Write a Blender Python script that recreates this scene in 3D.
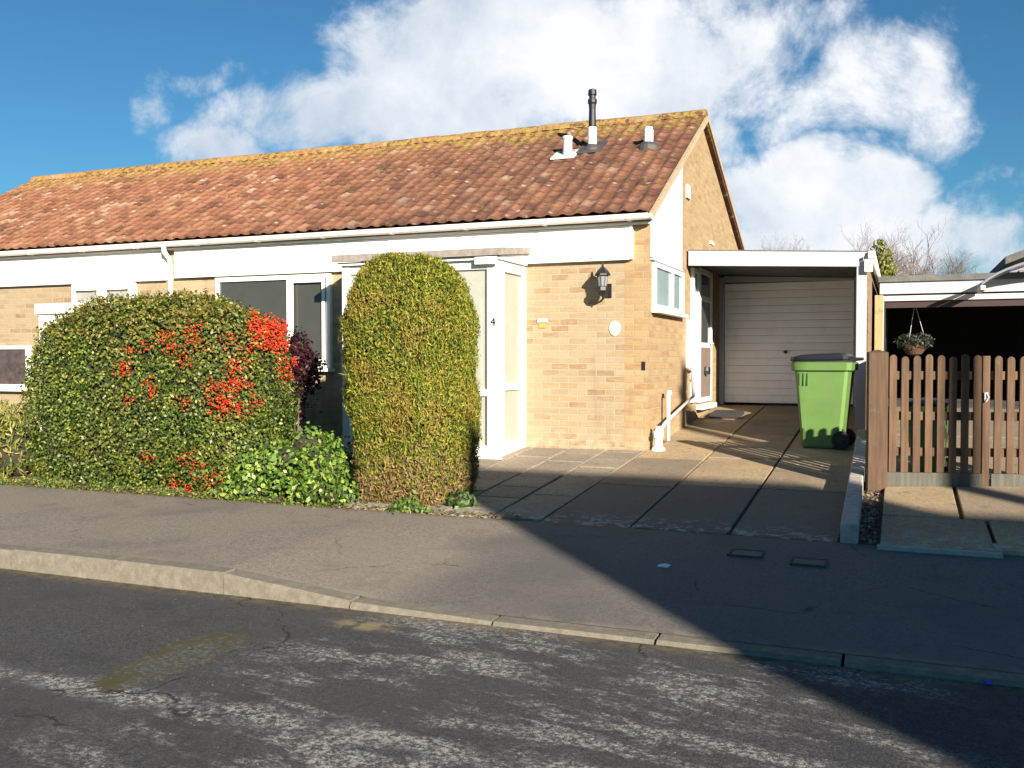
import bpy, math, random
import numpy as np
from mathutils import Vector, Matrix
random.seed(7); rng = np.random.default_rng(7)
for o in list(bpy.data.objects): bpy.data.objects.remove(o)
S = bpy.context.scene; C = S.collection
R = math.radians

# ------------------------------------------------------------ camera, sky, sun, exposure
CAMP = Vector((2.666, -10.58, 1.55)); F = 945.0
YAW = math.atan(388/945); PITCH = math.atan(25/945)
cam = bpy.data.cameras.new('camera'); co = bpy.data.objects.new('camera', cam); C.objects.link(co)
co.location = CAMP; co.rotation_euler = (math.pi/2-PITCH, 0, YAW)
cam.sensor_width = 36; cam.lens = 36*F/1024; cam.clip_end = 2000; cam.clip_start = .05
S.camera = co
SUN_AZ = 43.5; SUN_EL = 18.0            # sun stands to the right behind the viewer, low
sl = bpy.data.lights.new('sun', 'SUN'); so = bpy.data.objects.new('sun', sl); C.objects.link(so)
sl.energy = 5.0; sl.angle = R(.5); sl.color = (1, .89, .745)
SD = Vector((math.sin(R(SUN_AZ))*math.cos(R(SUN_EL)), -math.cos(R(SUN_AZ))*math.cos(R(SUN_EL)), math.sin(R(SUN_EL))))
so.rotation_euler = SD.to_track_quat('Z', 'Y').to_euler()
S.view_settings.view_transform = 'Standard'; S.view_settings.look = 'None'
S.view_settings.exposure = 1.32; S.view_settings.gamma = 1
S.render.resolution_x = 1024; S.render.resolution_y = 768

W = bpy.data.worlds.new('World'); S.world = W; W.use_nodes = True
def build_world():
    nt = W.node_tree; N = nt.nodes; L = nt.links; N.clear()
    out = N.new('ShaderNodeOutputWorld'); bg = N.new('ShaderNodeBackground'); L.new(bg.outputs[0], out.inputs[0])
    bg.inputs[1].default_value = .09
    sky = N.new('ShaderNodeTexSky'); sky.sky_type = 'NISHITA'; sky.sun_disc = False
    sky.sun_elevation = R(SUN_EL); sky.sun_rotation = R(180-SUN_AZ); sky.air_density = 1.0; sky.dust_density = .2; sky.ozone_density = 2.5
    tc = N.new('ShaderNodeTexCoord')
    def vm(op, a, b=None):
        n = N.new('ShaderNodeVectorMath'); n.operation = op
        for i, x in enumerate((a, b)):
            if x is None: continue
            if isinstance(x, (tuple, list)): n.inputs[i].default_value = x
            else: L.new(x, n.inputs[i])
        return n
    def m(op, a, b=None, c=None, cl=False):
        n = N.new('ShaderNodeMath'); n.operation = op; n.use_clamp = cl
        for i, x in enumerate((a, b, c)):
            if x is None: continue
            if isinstance(x, (int, float)): n.inputs[i].default_value = x
            else: L.new(x, n.inputs[i])
        return n.outputs[0]
    d = tc.outputs['Generated']
    # bearings measured from the north-north-west, over the house
    c, s = math.cos(YAW), math.sin(YAW)
    f = m('MAXIMUM', vm('DOT_PRODUCT', d, (-s, c, 0)).outputs['Value'], .12)
    u = m('DIVIDE', vm('DOT_PRODUCT', d, (c, s, 0)).outputs['Value'], f)
    v = m('DIVIDE', vm('DOT_PRODUCT', d, (0, 0, 1)).outputs['Value'], f)
    cmb = N.new('ShaderNodeCombineXYZ'); L.new(u, cmb.inputs[0]); L.new(v, cmb.inputs[1])
    warp = N.new('ShaderNodeTexNoise'); warp.inputs['Scale'].default_value = 7; warp.inputs['Detail'].default_value = 4; L.new(cmb.outputs[0], warp.inputs['Vector'])
    wv = vm('SCALE', vm('SUBTRACT', warp.outputs['Color'], (.5, .5, .5)).outputs[0]); wv.inputs[3].default_value = .16
    pv = vm('ADD', cmb.outputs[0], wv.outputs[0]).outputs[0]
    blobs = [(560, 55, 200, 85, 1.15), (430, 100, 140, 60, 1.1), (330, 115, 100, 55, .95), (225, 160, 60, 35, .7), (250, 110, 50, 30, .5), (690, 50, 130, 70, .9), (172, 110, 34, 60, .56), (212, 72, 34, 20, .5), (235, 130, 30, 40, .55),
             (850, 90, 95, 80, .68), (935, 105, 60, 80, .70), (800, 20, 70, 35, .62),
             (820, 205, 110, 60, 1.25), (780, 250, 90, 40, 1.1), (940, 245, 130, 32, .85), (990, 215, 40, 30, .6), (640, 130, 120, 50, .85),
             (1350, 100, 250, 130, 1.0), (350, -350, 300, 120, .8)]
    acc = None
    for (px, py, rx, ry, w) in blobs:
        q = vm('SUBTRACT', pv, ((px-512)/F, (359-py)/F, 0)).outputs[0]
        q = vm('MULTIPLY', q, (F/rx, F/ry, 0)).outputs[0]
        l = vm('LENGTH', q).outputs['Value']
        k = m('MULTIPLY', m('SUBTRACT', 1.0, m('POWER', m('MULTIPLY', l, .72), 2.0), None, True), w)
        acc = k if acc is None else m('MAXIMUM', acc, k)
    n1 = N.new('ShaderNodeTexNoise'); n1.inputs['Scale'].default_value = 8; n1.inputs['Detail'].default_value = 11; n1.inputs['Roughness'].default_value = .66; n1.inputs['Distortion'].default_value = .25; L.new(cmb.outputs[0], n1.inputs['Vector'])
    n2 = N.new('ShaderNodeTexNoise'); n2.inputs['Scale'].default_value = 4.5; n2.inputs['Detail'].default_value = 6; n2.inputs['Roughness'].default_value = .55
    L.new(vm('ADD', cmb.outputs[0], (3.1, .7, 0)).outputs[0], n2.inputs['Vector'])
    dens = m('ADD', acc, m('MULTIPLY', m('SUBTRACT', n1.outputs[0], .5), 1.7))
    mr = N.new('ShaderNodeMapRange'); mr.interpolation_type = 'SMOOTHSTEP'; mr.inputs[1].default_value = .32; mr.inputs[2].default_value = .84; L.new(dens, mr.inputs[0])
    mask = m('MULTIPLY', mr.outputs[0], .96)
    # cloud tone: thick parts whiter or greyer by their own noise
    cr = N.new('ShaderNodeValToRGB'); e = cr.color_ramp.elements
    e[0].position = .40; e[0].color = (2.5, 2.95, 3.5, 1); e[1].position = .60; e[1].color = (4.5, 4.55, 4.7, 1)
    L.new(m('ADD', m('MULTIPLY', n2.outputs[0], .7), m('MULTIPLY', n1.outputs[0], .3)), cr.inputs[0])
    tint = N.new('ShaderNodeMix'); tint.data_type = 'RGBA'; tint.blend_type = 'MULTIPLY'; tint.inputs[0].default_value = 1
    L.new(sky.outputs[0], tint.inputs[6]); tint.inputs[7].default_value = (.175, .355, .44, 1)
    mx = N.new('ShaderNodeMix'); mx.data_type = 'RGBA'; L.new(mask, mx.inputs[0]); L.new(tint.outputs[2], mx.inputs[6]); L.new(cr.outputs[0], mx.inputs[7])
    L.new(mx.outputs[2], bg.inputs[0])
build_world()

# ------------------------------------------------------------ helpers
def lerp(t, pts):
    if t <= pts[0][0]: return pts[0][1]
    for (a, x), (b, y) in zip(pts, pts[1:]):
        if t <= b: return x+(y-x)*(t-a)/(b-a)
    return pts[-1][1]
PROF = [(-5.83, .13), (-3.45, .24), (0, .5), (4.6, .83), (40, 1.0)]
def gz(y): return lerp(y, PROF)

class MB:
    def __init__(s): s.v = []; s.f = []; s.t = []
    def add(s, v, f, t=.5):
        n = len(s.v); s.v += [tuple(p) for p in v]; s.f += [tuple(i+n for i in q) for q in f]; s.t += [t]*len(f); return s
    def box(s, x0, x1, y0, y1, z0, z1, t=.5, M=None):
        v = [(x, y, z) for z in (z0, z1) for y in (y0, y1) for x in (x0, x1)]
        if M is not None: v = [tuple(M @ Vector(p)) for p in v]
        return s.add(v, [(0, 2, 3, 1), (4, 5, 7, 6), (0, 1, 5, 4), (2, 6, 7, 3), (0, 4, 6, 2), (1, 3, 7, 5)], t)
    def poly(s, pts, ext, t=.5):           # extruded polygon
        n = len(pts); e = Vector(ext); a = [Vector(p) for p in pts]
        f = [tuple(range(n)), tuple(range(2*n-1, n-1, -1))]+[(i, i+n, (i+1) % n+n, (i+1) % n) for i in range(n)]
        return s.add(a+[p+e for p in a], f, t)
    def tube(s, pts, r, n=10, t=.5, cap=True):
        pts = [Vector(p) for p in pts]; rs = r if isinstance(r, (list, tuple)) else [r]*len(pts)
        V = []; prev = None
        for i, p in enumerate(pts):
            d = (pts[min(i+1, len(pts)-1)]-pts[max(i-1, 0)]).normalized()
            a = d.orthogonal().normalized() if prev is None else (prev-d*prev.dot(d)).normalized()
            prev = a; b = d.cross(a)
            V += [p+(a*math.cos(2*math.pi*k/n)+b*math.sin(2*math.pi*k/n))*rs[i] for k in range(n)]
        f = [(i*n+k, i*n+(k+1) % n, (i+1)*n+(k+1) % n, (i+1)*n+k) for i in range(len(pts)-1) for k in range(n)]
        if cap: f += [tuple(range(n-1, -1, -1)), tuple((len(pts)-1)*n+k for k in range(n))]
        return s.add(V, f, t)
    def lathe(s, c, prof, n=20, t=.5):      # prof: (r, z)
        V = [(c[0]+r*math.cos(2*math.pi*k/n), c[1]+r*math.sin(2*math.pi*k/n), c[2]+z) for r, z in prof for k in range(n)]
        f = [(i*n+k, i*n+(k+1) % n, (i+1)*n+(k+1) % n, (i+1)*n+k) for i in range(len(prof)-1) for k in range(n)]
        f += [tuple(range(n-1, -1, -1)), tuple((len(prof)-1)*n+k for k in range(n))]
        return s.add(V, f, t)
    def build(s, name, mat, parent=None, bevel=0, smooth=False):
        me = bpy.data.meshes.new(name); me.from_pydata(s.v, [], s.f); me.materials.append(mat)
        a = me.attributes.new('tint', 'FLOAT', 'FACE'); a.data.foreach_set('value', s.t)
        if smooth: me.polygons.foreach_set('use_smooth', [True]*len(me.polygons))
        me.update(); o = bpy.data.objects.new(name, me); C.objects.link(o)
        if parent is not None: put(o, parent)
        if bevel:
            b = o.modifiers.new('bevel', 'BEVEL'); b.width = bevel; b.segments = 2; b.limit_method = 'ANGLE'
        return o
def put(o, parent):
    w = Vector((0, 0, 0)); q = parent
    while q is not None: w += q.location; q = q.parent
    o.parent = parent; o.location = -w          # meshes are written in world coordinates
def empty(name, loc, label=None, cat=None, group=None):
    o = bpy.data.objects.new(name, None); C.objects.link(o); o.location = loc
    if label: tag(o, label, cat, group)
    return o
def tag(o, label, cat, group=None, kind=None):
    if label: o['label'] = label
    if cat: o['category'] = cat
    if group: o['group'] = group
    if kind: o['kind'] = kind
    return o
def struct(o, kind='structure'): o['kind'] = kind; return o

# ------------------------------------------------------------ materials
def mat(name, col, rough=.7, metal=0, var=.12, vscale=6, bump=0, bscale=60, ramp=None, tintcols=None, spec=.5, trans=0, coords='Object', dirt=None):
    m = bpy.data.materials.new(name); m.use_nodes = True; nt = m.node_tree; N = nt.nodes; L = nt.links
    b = N['Principled BSDF']; b.inputs['Roughness'].default_value = rough; b.inputs['Metallic'].default_value = metal
    b.inputs['Specular IOR Level'].default_value = spec
    if trans: b.inputs['Transmission Weight'].default_value = trans
    tc = N.new('ShaderNodeNewGeometry')
    n = N.new('ShaderNodeTexNoise'); n.inputs['Scale'].default_value = vscale; n.inputs['Detail'].default_value = 6; n.inputs['Roughness'].default_value = .65
    L.new(tc.outputs['Position'], n.inputs['Vector'])
    if tintcols:
        at = N.new('ShaderNodeAttribute'); at.attribute_name = 'tint'
        r = N.new('ShaderNodeValToRGB'); els = r.color_ramp.elements
        while len(els) < len(tintcols): els.new(.5)
        for i, cc in enumerate(tintcols): els[i].position = cc[0]; els[i].color = (*cc[1], 1)
        L.new(at.outputs['Fac'], r.inputs[0]); src = r.outputs[0]
    else:
        rgb = N.new('ShaderNodeRGB'); rgb.outputs[0].default_value = (*col, 1); src = rgb.outputs[0]
    mr = N.new('ShaderNodeMapRange'); mr.inputs[1].default_value = .25; mr.inputs[2].default_value = .75; mr.inputs[3].default_value = 1-var; mr.inputs[4].default_value = 1+var
    L.new(n.outputs[0], mr.inputs[0])
    vm = N.new('ShaderNodeVectorMath'); vm.operation = 'SCALE'; L.new(src, vm.inputs[0]); L.new(mr.outputs[0], vm.inputs[3]); src = vm.outputs[0]
    if dirt:     # (colour, scale, lo, hi, amount)
        dc, ds, lo, hi, am = dirt
        n3 = N.new('ShaderNodeTexNoise'); n3.inputs['Scale'].default_value = ds; n3.inputs['Detail'].default_value = 8; n3.inputs['Roughness'].default_value = .7
        L.new(tc.outputs['Position'], n3.inputs['Vector'])
        q = N.new('ShaderNodeMapRange'); q.inputs[1].default_value = lo; q.inputs[2].default_value = hi; q.inputs[4].default_value = am; L.new(n3.outputs[0], q.inputs[0])
        x = N.new('ShaderNodeMix'); x.data_type = 'RGBA'; L.new(q.outputs[0], x.inputs[0]); L.new(src, x.inputs[6]); x.inputs[7].default_value = (*dc, 1); src = x.outputs[2]
    L.new(src, b.inputs['Base Color'])
    if bump:
        n2 = N.new('ShaderNodeTexNoise'); n2.inputs['Scale'].default_value = bscale; n2.inputs['Detail'].default_value = 4; L.new(tc.outputs['Position'], n2.inputs['Vector'])
        bp = N.new('ShaderNodeBump'); bp.inputs['Strength'].default_value = bump; bp.inputs['Distance'].default_value = .02; L.new(n2.outputs[0], bp.inputs['Height']); L.new(bp.outputs[0], b.inputs['Normal'])
    m['src'] = 1
    return m

class NT:       # tiny node writer for the special materials
    def __init__(s, name):
        s.m = bpy.data.materials.new(name); s.m.use_nodes = True; s.N = s.m.node_tree.nodes; s.L = s.m.node_tree.links; s.b = s.N['Principled BSDF']
        s.geo = s.N.new('ShaderNodeNewGeometry'); s.P = s.geo.outputs['Position']
        sp = s.N.new('ShaderNodeSeparateXYZ'); s.L.new(s.P, sp.inputs[0]); s.x, s.y, s.z = sp.outputs
    def lk(s, v, i):
        if isinstance(v, (int, float)): i.default_value = v
        elif isinstance(v, tuple): i.default_value = v if len(v) == len(i.default_value) else (*v, 1)
        else: s.L.new(v, i)
    def math(s, op, a, b=0, cl=False):
        n = s.N.new('ShaderNodeMath'); n.operation = op; n.use_clamp = cl; s.lk(a, n.inputs[0]); s.lk(b, n.inputs[1]); return n.outputs[0]
    def comb(s, x, y, z=0):
        n = s.N.new('ShaderNodeCombineXYZ'); s.lk(x, n.inputs[0]); s.lk(y, n.inputs[1]); s.lk(z, n.inputs[2]); return n.outputs[0]
    def noise(s, vec, scale, detail=6, rough=.6):
        n = s.N.new('ShaderNodeTexNoise'); n.inputs['Scale'].default_value = scale; n.inputs['Detail'].default_value = detail; n.inputs['Roughness'].default_value = rough
        s.lk(vec, n.inputs['Vector']); return n.outputs[0]
    def rng(s, v, a, b, c=0., d=1., smooth=True):
        n = s.N.new('ShaderNodeMapRange'); n.interpolation_type = 'SMOOTHSTEP' if smooth else 'LINEAR'; s.lk(v, n.inputs[0])
        for i, q in enumerate((a, b, c, d)): n.inputs[i+1].default_value = q
        return n.outputs[0]
    def mix(s, f, a, b, mode='MIX'):
        n = s.N.new('ShaderNodeMix'); n.data_type = 'RGBA'; n.blend_type = mode; s.lk(f, n.inputs[0]); s.lk(a, n.inputs[6]); s.lk(b, n.inputs[7]); return n.outputs[2]
    def ramp(s, v, cols):
        r = s.N.new('ShaderNodeValToRGB'); els = r.color_ramp.elements
        while len(els) < len(cols): els.new(.5)
        for i, (p, c) in enumerate(cols): els[i].position = p; els[i].color = (*c, 1)
        s.lk(v, r.inputs[0]); return r.outputs[0]
    def attr(s, n='tint'):
        a = s.N.new('ShaderNodeAttribute'); a.attribute_name = n; return a.outputs['Fac']
    def bump(s, h, st=.3, dist=.02, prev=None):
        n = s.N.new('ShaderNodeBump'); n.inputs['Strength'].default_value = st; n.inputs['Distance'].default_value = dist; s.lk(h, n.inputs['Height'])
        if prev is not None: s.L.new(prev, n.inputs['Normal'])
        return n.outputs[0]
    def done(s, col, rough=.85, normal=None, spec=.4):
        s.lk(col, s.b.inputs['Base Color']); s.lk(rough, s.b.inputs['Roughness']); s.b.inputs['Specular IOR Level'].default_value = spec
        if normal is not None: s.L.new(normal, s.b.inputs['Normal'])
        return s.m

def brick_mat(name, c1, c2, c3, mortar, offs=0., algae=0.):
    t = NT(name); u = t.math('ADD', t.math('ADD', t.x, t.y), offs)
    br = t.N.new('ShaderNodeTexBrick'); t.L.new(t.comb(u, t.z), br.inputs['Vector'])
    for k, v in (('Scale', 1), ('Mortar Size', .008), ('Mortar Smooth', .3), ('Brick Width', .225), ('Row Height', .075), ('Bias', 0)): br.inputs[k].default_value = v
    br.inputs['Color1'].default_value = (0, 0, 0, 1); br.inputs['Color2'].default_value = (1, 1, 1, 1); br.inputs['Mortar'].default_value = (.5, .5, .5, 1)
    bw = t.N.new('ShaderNodeRGBToBW'); t.L.new(br.outputs['Color'], bw.inputs[0])
    col = t.ramp(bw.outputs[0], [(0, c3), (.12, c1), (.5, c2), (.86, c1), (1, c3)])
    n = t.noise(t.comb(t.math('MULTIPLY', u, .8), t.math('MULTIPLY', t.z, 3)), 7, 8, .7)
    col = t.mix(t.rng(n, .35, .75, 0, .7), col, (c2[0]*1.18, c2[1]*1.12, c2[2]*1.05))
    col = t.mix(t.rng(t.noise(t.P, 45, 4), .45, .75, 0, .3), col, (c1[0]*.6, c1[1]*.55, c1[2]*.55))
    col = t.mix(br.outputs['Fac'], col, mortar)
    if algae:    # green stain on the low wall and pale splash marks
        a = t.math('MULTIPLY', t.rng(t.z, 1.3, .6, 0, 1), t.rng(t.noise(t.P, 3), .35, .65, .4, 1))
        col = t.mix(t.math('MULTIPLY', a, algae), col, (.17, .15, .06))
    col = t.mix(t.math('MULTIPLY', t.rng(t.z, .85, .5, 0, .5), t.rng(t.noise(t.P, 9), .4, .6)), col, (.42, .36, .25))
    # faint soot runs down the wall
    col = t.mix(t.math('MULTIPLY', t.rng(t.noise(t.comb(t.math('MULTIPLY', u, 5), t.math('MULTIPLY', t.z, .45)), 1.2, 6), .56, .72, 0, .4), .8), col, (.14, .11, .085))
    nb = t.bump(t.math('SUBTRACT', 1.0, br.outputs['Fac']), .5, .008)
    return t.done(col, .9, t.bump(t.noise(t.P, 90, 3), .25, .006, nb))
BR = brick_mat('buff_brick', (.275, .205, .12), (.325, .255, .16), (.22, .13, .07), (.31, .27, .205), 50)
BRL = brick_mat('buff_brick_damp', (.33, .25, .145), (.39, .31, .19), (.30, .19, .10), (.34, .29, .2), 50, .75)
BRG = brick_mat('gable_brick', (.29, .195, .10), (.35, .25, .135), (.26, .155, .075), (.30, .235, .15), 50)
BRD = brick_mat('brown_brick', (.20, .13, .08), (.26, .17, .10), (.15, .09, .06), (.24, .19, .14), 50)

def roof_mat():
    t = NT('clay_tiles'); a = t.attr()
    col = t.ramp(a, [(0, (.10, .042, .026)), (.3, (.205, .083, .046)), (.6, (.275, .118, .064)), (.85, (.33, .16, .095)), (1, (.38, .25, .17))])
    # the right hand end weathers darker, almost aubergine
    dk = t.math('MULTIPLY', t.rng(t.math('ADD', t.x, t.math('MULTIPLY', t.noise(t.P, 1.2), 1.6)), -5.6, -1.2, 0, 1), t.rng(t.noise(t.P, 2.3, 6), .36, .6, .35, 1))
    col = t.mix(t.math('MULTIPLY', dk, .62), col, (.062, .030, .027))
    col = t.mix(t.math('MULTIPLY', t.rng(t.noise(t.P, 8, 6, .7), .5, .66), .62), col, (.075, .042, .028))
    # pale lichen blotches
    vo = t.N.new('ShaderNodeTexVoronoi'); vo.inputs['Scale'].default_value = 5.5; t.L.new(t.P, vo.inputs['Vector'])
    sp = t.math('MULTIPLY', t.rng(vo.outputs['Distance'], .26, .12), t.rng(t.noise(t.P, 5, 4), .47, .55))
    col = t.mix(t.math('MULTIPLY', sp, .7), col, (.46, .38, .29))
    # mustard lichen gathers on the ridge courses
    rd = t.math('MULTIPLY', t.rng(t.math('ADD', t.z, t.math('MULTIPLY', t.noise(t.P, 3, 5), .8)), 5.0, 5.4), t.rng(t.noise(t.P, 13, 6), .42, .56))
    col = t.mix(t.math('MULTIPLY', rd, .8), col, (.33, .24, .045))
    gs = t.math('MULTIPLY', t.rng(t.noise(t.P, 11, 6), .55, .64), .6)
    col = t.mix(gs, col, (.22, .16, .06))
    col = t.mix(t.rng(t.noise(t.P, 60, 4), .4, .8, 0, .45), col, (.10, .05, .035))
    return t.done(col, .9, t.bump(t.noise(t.P, 70, 4), .4, .01))
TILE = roof_mat()

def tarmac(name, base, light, brown, speck=.5):
    t = NT(name)
    col = t.mix(t.rng(t.noise(t.P, 95, 5, .8), .40, .66), base, light)
    col = t.mix(t.rng(t.noise(t.P, 30, 7, .85), .46, .64, 0, .7), col, tuple(q*.5 for q in base))
    col = t.mix(t.rng(t.noise(t.P, 48, 6, .85), .55, .68, 0, .7), col, tuple(min(1, q*1.5) for q in light))
    col = t.mix(t.rng(t.noise(t.P, 2.6, 7, .7), .5, .68, 0, .45), col, tuple(q*.7 for q in base))
    col = t.mix(t.rng(t.noise(t.P, 1.1, 6), .35, .7, 0, .6), col, brown)
    vo = t.N.new('ShaderNodeTexVoronoi'); vo.inputs['Scale'].default_value = 19; t.L.new(t.P, vo.inputs['Vector'])
    col = t.mix(t.math('MULTIPLY', t.rng(vo.outputs['Distance'], .1, .05), t.rng(t.noise(t.P, 7), .56, .62, 0, speck)), col, (.5, .48, .44))
    return t, col
def road_mat():
    t, col = tarmac('road_tarmac', (.027, .029, .034), (.12, .118, .118), (.058, .054, .052), 1.)
    st = t.comb(t.math('MULTIPLY', t.x, .55), t.math('MULTIPLY', t.math('ADD', t.y, t.math('MULTIPLY', t.x, .12)), 1.35))
    # worn surface: pale chippings showing in streaks along the road
    fine = t.rng(t.noise(t.P, 38, 7, .9), .47, .57)
    s1 = t.rng(t.noise(st, 1.7, 9, .78), .48, .58)
    zone = t.math('MULTIPLY', t.rng(t.math('ADD', t.x, t.math('MULTIPLY', t.noise(t.P, 1.3), .8)), -.1, .55), t.rng(t.x, 3.4, 2.2))
    w = t.math('MULTIPLY', t.math('MULTIPLY', s1, fine), zone)
    # old filled trench running along the road
    ln = t.math('ABSOLUTE', t.math('ADD', t.math('ADD', t.y, 7.5), t.math('MULTIPLY', t.math('SUBTRACT', t.noise(t.P, 2.2, 4), .5), .35)))
    w2 = t.math('MULTIPLY', t.rng(ln, .14, .03), fine)
    w = t.math('MAXIMUM', w, t.math('MULTIPLY', w2, t.rng(t.noise(t.P, 1.9), .36, .5)))
    col = t.mix(t.math('MULTIPLY', w, .85), col, (.50, .48, .45))
    # broken patch with moss on its rim
    dx = t.math('SUBTRACT', t.x, PATCH[0]); dy = t.math('SUBTRACT', t.y, PATCH[1])
    a, b = PATCH[2], PATCH[3]; ca, sa = math.cos(PATCH[4]), math.sin(PATCH[4])
    du = t.math('DIVIDE', t.math('ADD', t.math('MULTIPLY', dx, ca), t.math('MULTIPLY', dy, sa)), a)
    dv = t.math('DIVIDE', t.math('SUBTRACT', t.math('MULTIPLY', dy, ca), t.math('MULTIPLY', dx, sa)), b)
    r = t.math('SQRT', t.math('ADD', t.math('MULTIPLY', du, du), t.math('MULTIPLY', dv, dv)))
    r = t.math('ADD', r, t.math('MULTIPLY', t.math('SUBTRACT', t.noise(t.P, 5, 7, .75), .5), 1.7))
    inside = t.rng(r, 1.0, .93); rim = t.math('MULTIPLY', t.math('MULTIPLY', inside, t.rng(r, .3, .75)), t.rng(dx, .2, -.02))
    col = t.mix(t.math('MULTIPLY', inside, .7), col, t.mix(fine, (.05, .045, .038), (.19, .175, .15)))
    col = t.mix(t.math('MULTIPLY', rim, t.rng(t.noise(t.P, 14, 6, .75), .40, .52, .1, 1.)), col, (.06, .058, .02))
    yl = t.math('MULTIPLY', t.rng(t.math('ABSOLUTE', t.math('SUBTRACT', t.x, -.05)), .28, .05), t.rng(t.math('ABSOLUTE', t.math('ADD', t.y, 6.12)), .13, .03))
    col = t.mix(t.math('MULTIPLY', yl, t.rng(t.noise(t.P, 9, 6), .38, .56, 0, .8)), col, (.30, .25, .12))
    # moss and grit in the gutter under the kerb
    gt = t.math('MULTIPLY', t.rng(t.y, -6.02, -5.86), t.rng(t.noise(t.P, 14, 5), .38, .6))
    col = t.mix(t.math('MULTIPLY', gt, .8), col, (.16, .12, .05))
    # cracks
    vc = t.N.new('ShaderNodeTexVoronoi'); vc.feature = 'DISTANCE_TO_EDGE'; vc.inputs['Scale'].default_value = .8
    pp = t.N.new('ShaderNodeVectorMath'); pp.operation = 'ADD'; t.L.new(t.P, pp.inputs[0])
    nn = t.N.new('ShaderNodeTexNoise'); nn.inputs['Scale'].default_value = 3; nn.inputs['Detail'].default_value = 6; t.L.new(t.P, nn.inputs['Vector'])
    sc = t.N.new('ShaderNodeVectorMath'); sc.operation = 'SCALE'; sc.inputs[3].default_value = .5; t.L.new(nn.outputs['Color'], sc.inputs[0]); t.L.new(sc.outputs[0], pp.inputs[1])
    t.L.new(pp.outputs[0], vc.inputs['Vector'])
    crk = t.math('MULTIPLY', t.rng(vc.outputs['Distance'], .008, .002), t.rng(t.noise(t.P, .9), .5, .62))
    col = t.mix(t.math('MULTIPLY', crk, .85), col, (.012, .012, .013))
    h = t.math('ADD', t.noise(t.P, 110, 4, .7), t.math('MULTIPLY', t.math('ADD', inside, crk), -.8))
    return t.done(col, .9, t.bump(h, .8, .012))
PATCH = (-.56, -6.98, .19, .50, R(4))
ROAD = road_mat()
def pave_mat():
    t, col = tarmac('pavement_tarmac', (.16, .138, .118), (.36, .315, .262), (.245, .20, .158), 1.)
    col = t.mix(t.rng(t.noise(t.P, .8, 4), .5, .68, 0, .45), col, (.085, .08, .078))
    col = t.mix(t.math('MULTIPLY', t.rng(t.math('ADD', t.x, t.math('MULTIPLY', t.noise(t.P, 2, 5), .3)), -.2, .3), .5), col, (.075, .078, .085))  # darker and bluer towards the right
    vc = t.N.new('ShaderNodeTexVoronoi'); vc.feature = 'DISTANCE_TO_EDGE'; vc.inputs['Scale'].default_value = .55; vc.inputs['Randomness'].default_value = .9; t.L.new(t.comb(t.math('ADD', t.x, t.math('MULTIPLY', t.noise(t.P, 3, 6), .35)), t.math('ADD', t.y, t.math('MULTIPLY', t.noise(t.P, 2.4, 6), .3)), 0), vc.inputs['Vector'])
    col = t.mix(t.math('MULTIPLY', t.math('MULTIPLY', t.rng(vc.outputs['Distance'], .006, .002), t.rng(t.noise(t.P, 1.1), .52, .6)), .7), col, (.035, .032, .03))
    col = t.mix(t.math('MULTIPLY', t.rng(t.math('ADD', t.y, t.math('MULTIPLY', t.noise(t.P, 9, 6), .22)), -3.50, -3.36), .8), col, (.17, .12, .07))
    col = t.mix(t.math('MULTIPLY', t.rng(t.math('ADD', t.y, t.math('MULTIPLY', t.noise(t.P, 12, 6), .16)), -5.52, -5.62), t.rng(t.noise(t.P, 5, 5), .42, .58, 0, .55)), col, (.25, .225, .17))    # paler patchy band along the kerb
    return t.done(col, .9, t.bump(t.noise(t.P, 160, 4, .7), .6, .008))
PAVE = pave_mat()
def conc_mat(name, c1, c2, holes=0.):
    t = NT(name)
    col = t.mix(t.rng(t.noise(t.P, 3.2, 8, .7), .35, .68), c1, c2)
    col = t.mix(t.rng(t.noise(t.P, 80, 5, .8), .40, .66, 0, .75), col, tuple(x*.45 for x in c1))
    col = t.mix(t.rng(t.noise(t.P, 26, 7, .85), .42, .62, 0, .6), col, tuple(x*.42 for x in c1))
    col = t.mix(t.rng(t.noise(t.P, 34, 7, .85), .54, .68, 0, .6), col, tuple(min(1, x*1.3) for x in c2))
    col = t.mix(t.rng(t.noise(t.P, 5, 9, .8), .54, .66, 0, .7), col, (.085, .08, .06))
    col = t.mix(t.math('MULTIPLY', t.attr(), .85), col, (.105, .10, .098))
    col = t.mix(t.math('MULTIPLY', t.rng(t.noise(t.P, 1.6, 6), .45, .7), .45), col, (.13, .115, .10))
    col = t.mix(t.math('MULTIPLY', t.rng(t.y, -2.9, -3.45), t.rng(t.noise(t.P, 10, 8, .75), .5, .58, 0, .8)), col, (.42, .42, .40))
    return t.done(col, .9, t.bump(t.noise(t.P, 140, 4, .7), .5, .008))
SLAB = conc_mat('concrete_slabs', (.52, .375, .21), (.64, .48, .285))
SLABG = conc_mat('grey_pavers', (.38, .315, .23), (.50, .42, .31))
SLABN = conc_mat('gritty_concrete', (.55, .40, .22), (.66, .50, .30))
KERB = mat('kerb_concrete', (.19, .17, .135), .9, var=.3, vscale=14, bump=.4, bscale=120, dirt=((.13, .118, .08), 18, .42, .66, .8))
EDGE = mat('edging_concrete', (.42, .39, .35), .9, var=.2, vscale=14, bump=.4, bscale=120, dirt=((.18, .16, .11), 8, .52, .66, .6))
CEMENT = mat('cement_lip', (.36, .35, .32), .9, var=.2, vscale=22, bump=.4)
SOIL = mat('bare_soil', (.09, .062, .04), .95, var=.4, vscale=20, bump=1, bscale=40, dirt=((.30, .24, .16), 60, .55, .6, .7))
FAR = mat('rough_turf', (.06, .075, .03), .95, var=.3, vscale=3, bump=.5)
JOINT = mat('joint_grit', (.075, .062, .042), .95, var=.3, vscale=30)
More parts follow.
